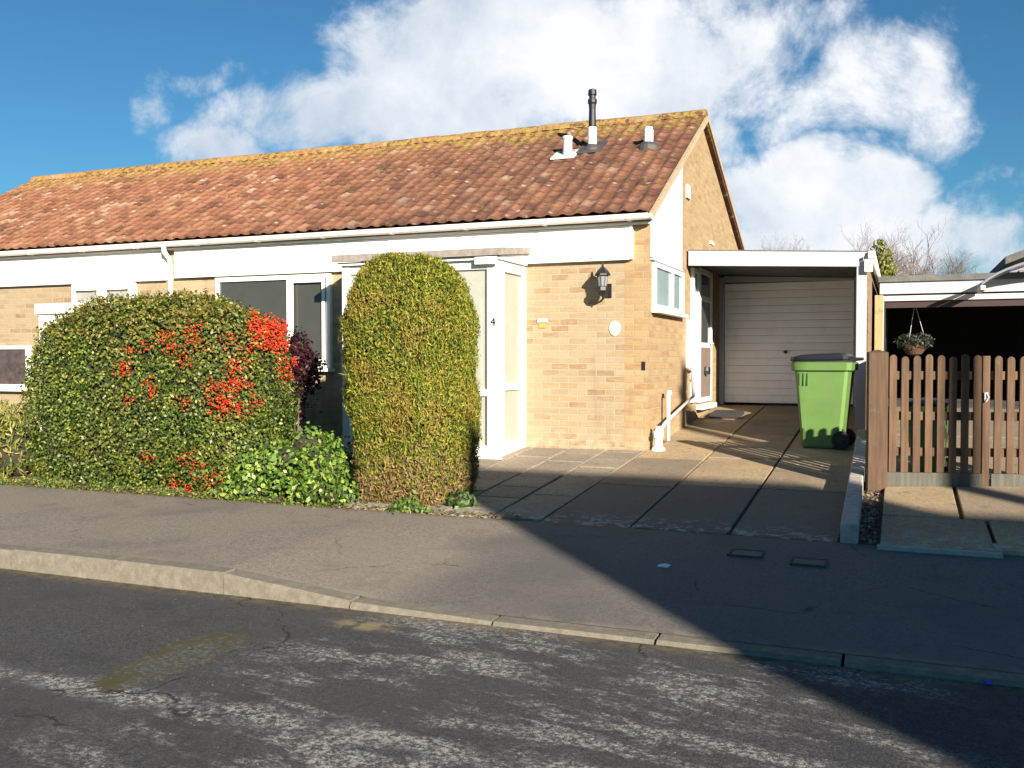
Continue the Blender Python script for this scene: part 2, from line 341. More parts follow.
UPVC = mat('white_upvc', (.80, .79, .75), .35, var=.03, vscale=4)
CLAD = mat('white_cladding', (.80, .78, .72), .45, var=.04, vscale=3, dirt=((.66, .63, .54), 4, .55, .75, .3))
CLADG = mat('side_shade_cladding', (.40, .44, .50), .6, var=.1, vscale=5, dirt=((.26, .28, .31), 7, .56, .68, .3))  # white gable boards, coloured bluish grey for weaker side light, plus some grime
GUT = mat('gutter_white', (.74, .73, .68), .4, var=.06, vscale=6, dirt=((.36, .34, .26), 9, .55, .7, .5))
GFASC = mat('painted_fascia', (.37, .39, .425), .5, var=.06, vscale=4, dirt=((.40, .38, .34), 6, .54, .68, .5))
DOOR = mat('painted_steel_door', (.86, .87, .90), .45, var=.05, vscale=2, dirt=((.7, .67, .64), 3, .52, .7, .5))
FELT = mat('roofing_felt', (.10, .105, .105), .9, var=.3, vscale=8, bump=.3, dirt=((.2, .19, .15), 6, .5, .65, .5))
PFELT = mat('porch_felt', (.24, .215, .19), .9, var=.3, vscale=12, bump=.3)
MORT = mat('verge_mortar', (.38, .29, .20), .9, var=.25, vscale=18, bump=.4, dirt=((.33, .25, .05), 10, .52, .62, .7))
BLACK = mat('black_metal', (.012, .012, .013), .4, var=.1)
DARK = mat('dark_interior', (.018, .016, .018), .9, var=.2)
PLWHITE = mat('white_plastic', (.78, .77, .74), .4, var=.04)
VENTG = mat('vent_grey', (.50, .50, .48), .6, var=.12, vscale=20)
LEAD = mat('lead_flashing', (.055, .052, .055), .6, var=.25, vscale=20)
BIN = mat('bin_green', (.115, .215, .058), .42, var=.1, vscale=5, dirt=((.14, .19, .085), 6, .5, .7, .6))
BINL = mat('bin_lid_navy', (.014, .016, .024), .35, var=.1)
RUB = mat('rubber', (.018, .018, .018), .8, var=.2)
WOOD = None
def wood_mat(name, c1, c2):
    t = NT(name)
    col = t.mix(t.rng(t.noise(t.comb(t.math('MULTIPLY', t.x, 14), t.math('MULTIPLY', t.y, 14), t.math('MULTIPLY', t.z, 1.1)), 2.2, 6), .35, .68), c1, c2)
    col = t.mix(t.math('MULTIPLY', t.attr(), .5), col, tuple(q*.6 for q in c1))
    col = t.mix(t.rng(t.noise(t.P, 8, 6), .56, .7, 0, .5), col, (.10, .085, .06))
    return t.done(col, .8, t.bump(t.noise(t.comb(t.math('MULTIPLY', t.x, 60), t.math('MULTIPLY', t.y, 60), t.z), 2, 3), .3, .004))
WOOD = wood_mat('stained_timber', (.085, .048, .026), (.15, .086, .046))
WOODP = wood_mat('brown_post', (.075, .042, .024), (.12, .07, .04))
WOODG = wood_mat('weathered_board', (.075, .075, .062), (.125, .12, .095))
WOODY = wood_mat('new_pine', (.40, .28, .13), (.46, .34, .17))
BARK = wood_mat('bark', (.12, .095, .075), (.22, .18, .145))
def glass_mat(name, col, rough=.03, spec=.5, var=.15):
    m = mat(name, col, rough, var=var, vscale=1.6, spec=spec); return m
GLASS = glass_mat('dark_window_glass', (.05, .052, .048))
GLASSN = glass_mat('net_curtain_glass', (.28, .27, .25), .08)
GLASSP = glass_mat('frosted_porch_glass', (.50, .52, .45), .12, .5, .12)
_n = GLASSP.node_tree; _t = _n.nodes.new('ShaderNodeBsdfTransparent'); _m = _n.nodes.new('ShaderNodeMixShader'); _m.inputs[0].default_value = .45
_n.links.new(_n.nodes['Principled BSDF'].outputs[0], _m.inputs[1]); _n.links.new(_t.outputs[0], _m.inputs[2]); _n.links.new(_m.outputs[0], _n.nodes['Material Output'].inputs[0])
GLASSB = glass_mat('obscure_blue_glass', (.24, .33, .34), .06, .6)

# ------------------------------------------------------------ ground, road, pavement, drive
def sheet(name, m, xs, ys, zf, t=None):
    b = MB(); v = [(x, y, zf(x, y)) for y in ys for x in xs]; n = len(xs)
    b.add(v, [(j*n+i, j*n+i+1, (j+1)*n+i+1, (j+1)*n+i) for j in range(len(ys)-1) for i in range(n-1)])
    return struct(b.build(name, m))
def lin(a, b, n): return [a+(b-a)*i/(n-1) for i in range(n)]
YK = -5.83
sheet('ground', FAR, [-900, -60, -20, 20, 60, 900], [-900, -60, -19, YK-.3, YK+.2, -3.45, 0, 4.6, 40, 900], lambda x, y: (gz(y) if y > YK else -.02)-.10)
sheet('road', ROAD, lin(-60, 60, 61), lin(-13.2, YK-.005, 12), lambda x, y: .08+.05*math.sin(math.pi*(y-YK)/(-7.4)))
def ktop(x):     # the kerb is dropped for the drives on the right
    return lerp(x, [(-60, .215), (-1.3, .215), (-.2, .115), (.1, .105), (60, .105)])
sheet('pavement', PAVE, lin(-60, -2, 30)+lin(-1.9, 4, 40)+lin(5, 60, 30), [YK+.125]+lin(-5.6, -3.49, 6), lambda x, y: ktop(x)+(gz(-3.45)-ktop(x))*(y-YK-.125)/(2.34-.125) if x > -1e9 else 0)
kb = MB(); x = -36.0
while x < 36:
    w = .905; x1 = x+w; j = random.uniform(-.006, .006); za, zb = ktop(x)+j, ktop(x1)+j
    yj = random.uniform(-.005, .005)
    prof = lambda xx, z: [(xx, YK+.125+yj, -.1), (xx, YK+yj-.012, -.1), (xx, YK+yj-.006, z-.02), (xx, YK+.014+yj, z), (xx, YK+.125+yj, z+.003)]
    A, B = prof(x+.003, za), prof(x1-.003, zb)
    kb.add(A+B, [(0, 1, 2, 3, 4), (9, 8, 7, 6, 5)]+[(i, i+5, (i+1) % 5+5, (i+1) % 5) for i in range(5)]); x += .915
struct(kb.build('kerb', KERB))
# kerb across the road
kb = MB(); kb.box(-40, 40, -13.35, -13.2, -.1, .2); struct(kb.build('far_kerb', KERB))
sheet('far_pavement', PAVE, [-60, 60], [-17.2, -13.35], lambda x, y: .2)

def slab(b, x0, x1, y0, y1, dz=0, tint=.5, th=.06, jit=.0):
    ys = [y0]+[q for q, _ in PROF if y0 < q < y1]+[y1]
    for a, c in zip(ys, ys[1:]):
        e = .003
        A = [(x0, a, gz(a)+dz), (x1, a, gz(a)+dz), (x1, c, gz(c)+dz), (x0, c, gz(c)+dz)]
        b.add(A+[(p[0], p[1], p[2]-th) for p in A], [(0, 1, 2, 3), (0, 4, 5, 1), (1, 5, 6, 2), (2, 6, 7, 3), (3, 7, 4, 0)], tint)
db = MB()
cols = [(0.0, .715, [-3.5, -1.9, -.45, 1.15, 2.8, 4.55], [.95, .6, .0, .1, .3]), (.745, 1.47, [-3.45, -1.75, -.25, .55, 1.5, 2.95, 4.55], [1., .12, .4, .35, .6, .5]), (1.51, 2.255, [-3.45, -1.75, -.5, 1.0, 2.6, 4.55], [.9, .45, .2, .3, .5])]  # front slab of each column tinted darker to stand for its cast shadow
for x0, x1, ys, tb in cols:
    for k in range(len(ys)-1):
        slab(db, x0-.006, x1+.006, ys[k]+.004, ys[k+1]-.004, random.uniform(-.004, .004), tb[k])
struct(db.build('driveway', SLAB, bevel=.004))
pv = MB()
x = -.02
for ci in range(5):
    x1 = x; x0 = x-.44; y = -3.4+.1*ci
    y = -3.42 if ci % 2 == 0 else -3.62
    while y < -.1:
        y1 = min(y+.46, -.04)
        if y1-y > .1: slab(pv, x0+.007, x1-.007, max(y, -3.42)+.007, y1-.007, random.uniform(-.004, .006), random.random()*.4)
        y = y1
    x -= .455
struct(pv.build('paved_path', SLABG, bevel=.004))
sheet('drive_bed', JOINT, [-2.35, 2.6], [-3.49, 0, 4.6], lambda x, y: gz(y)-.022)
sheet('garden_bed', SOIL, [-30, -2.3], [-3.49, -.02], lambda x, y: gz(y)-.004)
sheet('side_bed', SOIL, [2.29, 2.53], [-3.49, 0, 4.4], lambda x, y: gz(y)-.03)
nb = MB()
for (x0, x1, y0, y1, t) in ((2.55, 3.10, -2.62, -.9, .2), (3.135, 4.3, -2.62, -.9, .5), (2.55, 3.27, -3.55, -2.65, .3), (3.30, 4.4, -3.5, -2.65, .1), (2.55, 4.4, -.87, 1.6, .6), (2.55, 4.4, 1.63, 4.5, .7), (4.43, 6.4, -3.5, -.9, .4), (4.43, 6.4, -.87, 4.5, .5)):
    slab(nb, x0, x1, y0, y1, .03, t)
struct(nb.build('neighbour_driveway', SLABN, bevel=.005))
cl = MB(); cl.box(2.53, 3.31, -3.61, -3.555, .12, .265); cl.box(3.27, 3.31, -3.553, -3.3, .18, .278); struct(cl.build('cement_edge', CEMENT, bevel=.008))
sheet('neighbour_bed', JOINT, [2.53, 30], [-3.55, 0, 4.6], lambda x, y: gz(y)-.012)

# ------------------------------------------------------------ houses
def tile_roof(name, x0, x1, parent, y0=-.14, z0=3.235, y1=3.10, z1=5.06, back=(8.0, 2.95)):
    b = MB(); cw = .185; ncol = int(round((x1-x0)/cw)); cw = (x1-x0)/ncol
    sl = Vector((0, y1-y0, z1-z0)); Ln = sl.length; sl.normalize(); nrm = Vector((0, -sl.z, sl.y))
    n = 19; g = Ln/n; seg = 6
    def hp(q):    # pantile section
        q = q % 1.0
        return .017*math.sin(math.pi*min(1, q/.5)) if q < .5 else -.006*math.sin(math.pi*(q-.5)/.5)
    for k in range(n):
        for c in range(ncol):
            dz = random.uniform(-.004, .005); ds = random.uniform(-.007, .007); tn = min(1, max(0, random.gauss(.5, .2)))
            if random.random() < .03: tn = .95
            V = []
            for i in range(seg+1):
                q = i/seg; X = x0+(c+q*.995)*cw; h = hp(q)
                P0 = Vector((X, y0, z0))+sl*(k*g+ds)
                P1 = Vector((X, y0, z0))+sl*((k+1)*g+.03)
                V += [P0+nrm*(h-.012), P0+nrm*(h+.022+dz), P1+nrm*(h+.002)]
            f = []
            for i in range(seg):
                a = 3*i; d = a+3; f += [(a, d, d+1, a+1), (a+1, d+1, d+2, a+2)]
            b.add(V, f, tn)
    # plain rear slope and sarking
    b.poly([(x0, y0+.03, z0-.05), (x0, y1, z1-.05), (x0, back[0], back[1]-.05), (x0, back[0], back[1]-.12), (x0, y1, z1-.14), (x0, y0+.03, z0-.13)], (x1-x0-.002, 0, 0), .1)
    b.poly([(x0, y1, z1-.045), (x0, y1, z1), (x0, back[0], back[1]+.02), (x0, back[0], back[1]-.045)], (x1-x0-.002, 0, 0), .4)
    o = b.build(name, TILE, parent)
    rb = MB(); x = x0
    while x < x1-.05:
        xe = min(x+.45, x1); d = random.uniform(-.006, .006)
        pts = [(x, y1+.13*math.cos(a), z1-.045+d+.115*math.sin(a)) for a in lin(math.pi, 0, 9)]
        rb.poly(pts, (xe-x-.006, 0, 0), random.random()); x = xe
    rb.build('ridge_tiles', TILE, o)
    return o
def gutter(name, x0, x1, parent, y=-.19, z=3.165):
    b = MB(); r = .056
    pts = [(x0, y+r*math.cos(a), z+r*math.sin(a)) for a in lin(math.pi, 2*math.pi, 9)]+[(x0, y+(r-.006)*math.cos(a), z+(r-.006)*math.sin(a)) for a in lin(2*math.pi, math.pi, 9)]
    b.poly(pts, (x1-x0, 0, 0)); b.box(x0, x0+.004, y-r, y+r, z-.05, z); b.box(x1-.004, x1, y-r, y+r, z-.05, z)
    o = b.build(name, GUT, parent)
    x = x0+.5
    while x < x1:
        m_ = MB(); m_.poly([(x, y+(r+.007)*math.cos(a), z+.003+(r+.007)*math.sin(a)) for a in lin(math.pi, 2*math.pi, 9)], (.045, 0, 0)); m_.box(x, x+.045, y+r, y+r+.008, z-.06, z-.02)
        m_.build('gutter_bracket', GUT, o); x += 1.02
    return o
def boards(b, x0, x1, y, z0, z1, h=.15):
    z = z1
    while z > z0+.02:
        zb = max(z0, z-h)
        b.poly([(x0, y, z-.004), (x0, y-.014, z-.004), (x0, y-.026, zb+.006), (x0, y-.020, zb), (x0, y, zb)], (x1-x0, 0, 0)); z = zb
def frame_y(x0, x1, z0, z1, y, parent, mull=(), trans=(), w=.06, d=.06, pane=None, sill=True, name='window', opener=()):
    """window on a wall facing -Y; front face at y-d"""
    b = MB(); xs = [x0]+list(mull)+[x1]
    b.box(x0, x1, y-d, y, z1-w, z1); b.box(x0, x1, y-d, y, z0, z0+w)
    for i, q in enumerate(xs):
        a = q if i == 0 else (q-w if i == len(xs)-1 else q-w/2)
        b.box(a, a+w, y-d, y, z0+w, z1-w)
    for (a, c, zz) in trans: b.box(a, c, y-d+.004, y-.001, zz-w/2, zz+w/2)
    for (a, c, za, zb) in opener:
        for r_ in ((a, c, za, za+.045), (a, c, zb-.045, zb), (a, a+.045, za+.045, zb-.045), (c-.045, c, za+.045, zb-.045)): b.box(r_[0], r_[1], y-d-.022, y-d, r_[2], r_[3])
    o = b.build(name, UPVC, parent, bevel=.004)
    p = MB(); p.box(x0+w*.5, x1-w*.5, y-.026, y-.012, z0+w*.5, z1-w*.5); p.build('pane', pane or GLASS, o)
    if sill:
        s_ = MB(); s_.box(x0-.04, x1+.04, y-d-.06, y-.002, z0-.045, z0-.002); s_.build('sill', UPVC, o, bevel=.006)
    return o

XP = -6.9; XL = -13.0
H = empty('brick_bungalow', (-3.4, 0, .5), 'buff brick bungalow with white boarding, tiled roof, glazed porch and side gable', 'bungalow', 'joined bungalows')
w = MB(); w.box(XP+.002, -3.545, 0, .28, .2, 3.14); wl = w.build('front_wall', BRL, H); wl['label'] = 'damp stained brick under the picture window'
w = MB(); w.box(-3.54, -.281, 0, .28, .3, 3.14); w.build('wall', BR, H)
rz = lambda y: (3.235+(y+.14)/(3.24)*(5.06-3.235) if y < 3.10 else 5.06-(y-3.10)/(4.90)*2.11)-.15
w = MB(); w.poly([(-.28, 0, .3), (-.28, 7.8, .6), (-.28, 7.8, rz(7.8)), (-.28, 3.10, rz(3.10)), (-.28, 0, rz(0))], (.28, 0, 0)); w.build('gable_wall', BRG, H)
w = MB(); w.poly([(-12.9, 7.55, .6), (-12.9, 7.8, .6), (-12.9, 7.8, 2.8), (-12.9, 7.55, 2.8)], (12.6, 0, 0)); w.build('rear_wall', BRG, H)
roof = tile_roof('roof', XP, .07, H)
v = MB(); v.poly([(.05, -.16, 3.12), (.05, 3.10, 4.955), (.05, 3.10, 5.03), (.05, -.16, 3.195)], (.045, 0, 0)); v.poly([(.05, 3.10, 4.955), (.05, 8.0, 2.85), (.05, 8.0, 2.93), (.05, 3.10, 5.03)], (.045, 0, 0))
v.build('verge', MORT, roof)
# fascia, gutter and the boarding above the windows
b = MB(); b.box(XP+.003, .04, -.10, -.05, 3.08, 3.20); b.box(XP+.003, .04, -.05, -.001, 3.09, 3.105); b.build('fascia', UPVC, H)
gutter('gutter', XP+.08, .09, H)
b = MB(); boards(b, XP+.12, -.20, -.047, 2.70, 3.079); b.box(XP+.125, -.205, -.046, -.001, 2.705, 3.078); b.build('cladding', CLAD, H)
b = MB(); b.box(-.20, -.17, -.078, -.002, 2.69, 3.079); b.box(XP+.12, -.201, -.078, -.002, 2.685, 2.699); b.build('cladding_trim', UPVC, H)
# gable boarding, vertical boards
b = MB(); y = .12
while y < 1.70:
    y1 = min(y+.148, 1.72); b.poly([(.002, y, 2.72), (.002, y1-.007, 2.72), (.002, y1-.007, rz(y1-.007)+.02), (.002, y, rz(y)+.02)], (.022, 0, 0), random.random()); y += .15
b.poly([(.002, .09, 2.71), (.002, .119, 2.71), (.002, .119, rz(.119)), (.002, .09, rz(.09))], (.03, 0, 0)); b.box(.002, .034, .09, 1.73, 2.69, 2.718)
b.build('gable_cladding', CLADG, H)
# picture window
frame_y(-6.08, -4.22, 1.43, 2.665, -.001, H, mull=(-4.87,), opener=((-4.83, -4.29, 1.5, 2.6),))
# side window on the gable wall (facing +X)
def frame_x(y0, y1, z0, z1, x, parent, mull=(), trans=(), w=.055, d=.05, pane=None, name='window', sill=True):
    b = MB(); ys = [y0]+list(mull)+[y1]
    b.box(x, x+d, y0, y1, z1-w, z1); b.box(x, x+d, y0, y1, z0, z0+w)
    for i, q in enumerate(ys):
        a = q if i == 0 else (q-w if i == len(ys)-1 else q-w/2)
        b.box(x, x+d, a, a+w, z0+w, z1-w)
    for (a, c, zz) in trans: b.box(x+.001, x+d-.004, a, c, zz-w/2, zz+w/2)
    o = b.build(name, UPVC, parent, bevel=.004)
    p = MB(); p.box(x+.010, x+.022, y0+w*.5, y1-w*.5, z0+w*.5, z1-w*.5); p.build('pane', pane or GLASSB, o)
    if sill: s_ = MB(); s_.box(x+.001, x+d+.05, y0-.03, y1+.03, z0-.045, z0-.002); s_.build('sill', UPVC, o, bevel=.006)
    return o
frame_x(.16, 1.72, 2.13, 2.67, .002, H, mull=(1.08,))
# side door and sidelight
frame_x(2.34, 2.74, .95, 2.80, .002, H, trans=((2.4, 2.68, 1.95),), pane=GLASSB, sill=False)
dr = frame_x(2.78, 3.72, .93, 2.84, .002, H, trans=((2.84, 3.66, 2.42), (2.84, 3.66, 1.75)), w=.07, pane=GLASS, name='side_door', sill=False)
p = MB(); p.box(.016, .045, 2.85, 3.65, 1.0, 1.715); p.build('door_panel', mat('brown_door_panel', (.20, .15, .12), .5), dr, bevel=.01)
p = MB(); p.lathe((.05, 3.18, 1.38), [(.001, -.06), (.075, -.05), (.08, 0), (.075, .05), (.001, .06)], 16); p.build('cat_flap', BLACK, dr)
p = MB(); p.tube([(.05, 3.6, 1.78), (.09, 3.6, 1.78), (.09, 3.5, 1.78)], .01); p.build('handle', VENTG, dr)
p = MB(); p.box(.002, .12, 2.74, 3.76, .83, .90); p.build('door_step', PLWHITE, H, bevel=.01)
# porch
PX0, PX1, PY = -3.54, -1.49, -.84
po = MB(); z0, z1 = .44, 2.66
for (a, c) in ((PX0, PX0+.10), (PX1-.15, PX1)): po.box(a, c, PY, PY+.11, z0, z1)
po.box(PX0+.101, PX1-.151, PY+.01, PY+.10, z1-.10, z1-.002); po.box(PX0+.101, PX1-.151, PY+.01, PY+.10, z0, z0+.13)
po.box(PX0+.101, PX1-.151, PY+.016, PY+.094, 1.13, 1.21)
for q in (-2.9, -2.2): po.box(q-.035, q+.035, PY+.012, PY+.098, z0+.131, z1-.101)
for X in (PX1-.08, PX0): 
    po.box(X, X+.08, PY+.112, PY+.17, z0, z1); po.box(X, X+.08, -.09, -.003, z0, z1)
    po.box(X+.004, X+.076, PY+.171, -.091, z1-.12, z1-.002); po.box(X+.004, X+.076, PY+.171, -.091, z0, z0+.16); po.box(X+.006, X+.074, PY+.171, -.091, 1.19, 1.27)
P_ = po.build('porch', UPVC, H, bevel=.005)
g = MB(); g.box(PX0+.05, PX1-.1, PY+.045, PY+.06, z0+.06, z1-.05); g.box(PX1-.05, PX1-.035, PY+.14, -.05, z0+.06, z1-.05); g.box(PX0+.035, PX0+.05, PY+.14, -.05, z0+.06, z1-.05); g.build('porch_glass', GLASSP, P_)
g = MB(); g.box(-2.95, -2.05, -.05, -.003, .5, 2.5); g.build('front_door', UPVC, P_, bevel=.01); g = MB(); g.box(PX0+.081, PX1-.081, PY+.112, -.052, .3, .47); g.build('porch_floor', CEMENT, P_)
g = MB(); g.box(PX0-.04, PX1+.06, PY-.07, PY+.12, z0-.06, z0-.002); g.box(PX1-.02, PX1+.06, PY+.121, -.003, z0-.05, z0-.004); g.build('porch_sill', UPVC, P_, bevel=.008)
g = MB(); g.box(PX0, PX1, PY+.02, -.003, .2, z0-.061); g.build('porch_plinth', BR, P_)
g = MB(); g.poly([(PX0-.08, PY-.10, 2.70), (PX0-.08, -.035, 2.80), (PX0-.08, -.035, 2.875), (PX0-.08, PY-.10, 2.785)], (PX1-PX0+.16, 0, 0)); g.build('porch_roof', PFELT, P_, bevel=.004)
g = MB(); g.poly([(PX0-.03, PY-.05, z1+.002), (PX0-.03, -.036, z1+.002), (PX0-.03, -.036, 2.795), (PX0-.03, PY-.05, 2.698)], (PX1-PX0+.06, 0, 0)); g.box(PX1-.26, PX1+.005, PY-.085, PY-.052, z1-.05, z1+.03); g.build('porch_soffit', UPVC, P_)
def text(s, loc, rot, size, m_, parent, name='house_number', ext=.004):
    cu = bpy.data.curves.new(name, 'FONT'); cu.body = s; cu.size = size; cu.extrude = ext; cu.align_x = 'CENTER'; cu.align_y = 'CENTER'; cu.materials.append(m_)
    o0 = bpy.data.objects.new(name+'_curve', cu); C.objects.link(o0); bpy.context.view_layer.update(); me = bpy.data.meshes.new_from_object(o0.evaluated_get(bpy.context.evaluated_depsgraph_get())); bpy.data.objects.remove(o0)
    o = bpy.data.objects.new(name, me); C.objects.link(o); put(o, parent); o.location = o.location+Vector(loc); o.rotation_euler = rot; return o
text('4', (PX1-.07, PY-.006, 1.965), (math.pi/2, 0, 0), .13, BLACK, P_)
# party downpipe
def pipe(name, pts, r, m_, parent, clips=()):
    o = MB().tube(pts, r, 12).build(name, m_, parent, smooth=True)
    for c_ in clips: MB().tube([c_, (c_[0], c_[1], c_[2]+.04)], r*1.25, 12).build('pipe_clip', m_, o)
    return o
pipe('downpipe', [(XP+.05, -.19, 3.12), (XP+.05, -.19, 3.05), (XP+.05, -.09, 2.96), (XP+.05, -.07, 2.90), (XP+.05, -.07, .5)], .034, UPVC, H, ((XP+.05, -.07, 2.3), (XP+.05, -.07, 1.4)))
# wastes on the gable wall
pipe('soil_pipe', [(.10, .70, 1.13), (.10, .69, 1.15), (.10, .62, 1.15), (.10, .60, 1.12), (.10, .60, .57)], .024, PLWHITE, H)
pipe('waste_pipe', [(.13, .13, .70), (.13, .13, .74), (.13, .30, .80), (.13, 1.95, 1.06)], .020, PLWHITE, H, ())
pipe('waste_pipe', [(.13, 1.95, 1.06), (.12, 1.95, 1.2), (.10, 1.99, 1.32), (.10, 2.0, 1.40), (.02, 2.0, 1.41)], .020, PLWHITE, H, ((.10, 1.965, 1.24),))
gl = MB(); gl.lathe((.11, .06, .5), [(.085, 0), (.075, .03), (.05, .05), (.045, .16), (.062, .165), (.062, .22), (.04, .23), (.035, .28)], 16); gl.box(.09, .13, -.05, .02, .66, .70); gl.build('gully_hopper', PLWHITE, H, smooth=False)
gv = MB(); gv.box(.002, .03, 2.0, 2.2, 3.70, 3.88); o = gv.build('gable_vent', VENTG, H)
gv = MB(); gv.box(.002, .02, 3.72, 4.0, 3.28, 3.33); gv.build('vent_cap', PLWHITE, H)
gv = MB(); gv.box(-.075, -.03, -.004, -.001, 1.42, 1.52); gv.build('air_brick', BLACK, H)
# terminals on the roof slope
def onroof(x, y): return Vector((x, y, 3.235+(y+.14)/3.24*(5.06-3.235)))
def roofvent(x, y, kind):
    p = onroof(x, y); o = None
    if kind == 'flue':
        o = MB().lathe(p+Vector((0, 0, -.05)), [(.15, -.03), (.14, .05), (.085, .10), (.075, .12)], 18).build('flue_terminal', LEAD, roof)
        MB().lathe(p, [(.062, .02), (.062, .30), (.055, .31)], 18).build('white_sleeve', PLWHITE, o)
        MB().lathe(p, [(.043, .31), (.052, .32), (.046, .55), (.05, .62), (.062, .64), (.062, .69), (.045, .70), (.045, .74), (.06, .75), (.055, .82), (.02, .835)], 18).build('flue_pipe', BLACK, o)
        sk = MB(); sk.poly([p+Vector((-.17, -.2, -.08)), p+Vector((.17, -.2, -.08)), p+Vector((.17, .2, .135)), p+Vector((-.17, .2, .135))], (0, 0, .02)); sk.build('flashing', LEAD, o)
    elif kind == 'short':
        o = MB().lathe(p, [(.065, -.05), (.065, .22), (.075, .24), (.075, .27), (.05, .28)], 18).build('vent_pipe', VENTG, roof)
        sk = MB(); sk.poly([p+Vector((-.2, -.15, -.06)), p+Vector((.14, -.15, -.06)), p+Vector((.14, .15, .1)), p+Vector((-.2, .15, .1))], (0, 0, .02)); sk.build('flashing', VENTG, o)
    else:
        o = MB().lathe(p, [(.062, .06), (.062, .20), (.066, .21), (.05, .27), (.02, .28)], 18).build('vent_cowl', PLWHITE, roof)
        MB().lathe(p+Vector((0, 0, -.04)), [(.17, -.06), (.15, .05), (.1, .10), (.065, .11)], 18).build('flashing', LEAD, o)
roofvent(-1.30, 2.0, 'flue'); roofvent(-1.60, 1.82, 'short'); roofvent(-.48, 1.9, 'cowl')

# neighbour, joined on the left
H2 = empty('brick_bungalow', (-8.9, 0, .5), 'far end bungalow of the pair with small paned windows behind the berried hedge', 'bungalow', 'joined bungalows')
w = MB(); w.box(XL, XP, 0, .28, .2, 3.14); w.build('wall', BR, H2)
w = MB(); w.poly([(XL, .281, .3), (XL, 7.5, .6), (XL, 7.5, rz(7.5)), (XL, 3.10, rz(3.10)), (XL, .281, rz(.28))], (.28, 0, 0)); w.build('gable_wall', BRG, H2)
r2 = tile_roof('roof', XL-.05, XP-.002, H2)
v = MB(); v.poly([(XL-.1, -.16, 3.12), (XL-.1, 3.10, 4.955), (XL-.1, 3.10, 5.05), (XL-.1, -.16, 3.21)], (.045, 0, 0)); v.build('verge', MORT, r2)
b = MB(); b.box(XL, XP, -.10, -.05, 3.08, 3.20); b.box(XL, XP, -.05, -.001, 3.09, 3.105); b.build('fascia', UPVC, H2)
gutter('gutter', XL, XP+.02, H2)
b = MB(); boards(b, XL+.02, XP-.04, -.047, 2.66, 3.079); b.box(XL+.025, XP-.045, -.046, -.001, 2.665, 3.078); b.build('cladding', CLAD, H2)
frame_y(-8.72, -7.52, 1.5, 2.655, -.001, H2, mull=(-8.12,), trans=((-8.66, -7.58, 2.3),), pane=GLASSN, opener=((-8.68, -8.16, 2.34, 2.6), (-8.08, -7.57, 2.34, 2.6)))
frame_y(-10.45, -9.62, 1.1, 1.76, -.001, H2, mull=(), pane=mat('plum_curtain_glass', (.07, .055, .055), .1, var=.5, vscale=9))
q = MB(); q.box(-8.28, -7.5, -1.1, -.003, 2.16, 2.30); q2 = q.build('porch', UPVC, H2, bevel=.01)
q = MB(); q.box(-8.24, -8.16, -1.06, -.98, .42, 2.158); q.box(-7.62, -7.54, -1.06, -.98, .42, 2.158); q.box(-8.15, -7.63, -1.05, -.99, 2.02, 2.156); q.box(-8.15, -7.63, -1.05, -.99, .42, 1.2); q.build('porch_frame', UPVC, q2)
q = MB(); q.box(-8.15, -7.63, -1.03, -1.01, 1.2, 2.02); q.build('porch_glass', GLASSN, q2)

# things fixed to the front wall
LX = -.48
lt = empty('wall_lantern', (LX, 0, 2.36), 'black carriage lantern on the front brick wall under the white boarding', 'lantern')
b = MB(); b.box(LX-.05, LX+.05, -.02, -.001, 2.26, 2.42); b.tube([(LX, -.01, 2.30), (LX, -.09, 2.26), (LX, -.17, 2.26), (LX, -.20, 2.30)], .012, 8); b.build('bracket', BLACK, lt)
c_ = (LX, -.20, 2.30)
MB().lathe(c_, [(.004, -.06), (.012, -.04), (.05, -.02), (.075, .03), (.07, .07), (.05, .08)], 8).build('lantern_base', BLACK, lt)
MB().lathe(c_, [(.044, .081), (.062, .2)], 8).build('lamp_glass', mat('lantern_glass', (.22, .22, .23), .1), lt)
b = MB()
for k in range(8):
    a = math.pi/4*k; b.tube([(c_[0]+.048*math.cos(a), c_[1]+.048*math.sin(a), c_[2]+.08), (c_[0]+.066*math.cos(a), c_[1]+.066*math.sin(a), c_[2]+.2)], .003, 5)
b.lathe(c_, [(.095, .2), (.09, .22), (.06, .26), (.03, .29), (.012, .31), (.014, .33), (.004, .36)], 8); b.build('lantern_cap', BLACK, lt)
pl = MB(); pl.poly([(-.39+.065*math.cos(a), -.014, 1.905+.085*math.sin(a)) for a in lin(0, 2*math.pi*23/24, 24)], (0, .012, 0))
pq = pl.build('wall_plaque', PLWHITE, bevel=.003); tag(pq, 'small oval white plaque low on the brick below the lantern', 'plaque')
b = MB(); b.tube([(-.39, -.018, 1.94), (-.38, -.018, 1.90), (-.405, -.018, 1.88), (-.38, -.018, 1.87)], .007, 6); b.build('emblem', VENTG, pq)
pl = MB(); pl.box(-1.35, -1.22, -.016, -.001, 1.985, 2.03); pq = pl.build('name_sign', mat('pale_blue_enamel', (.38, .52, .60), .4), bevel=.003); tag(pq, 'tiny pale blue sign on the brick beside the glazed porch', 'sign')
b = MB(); b.box(-1.33, -1.24, -.012, -.001, 1.92, 1.975); b.build('lower_tab', mat('orange_tab', (.62, .26, .06), .6), pq)
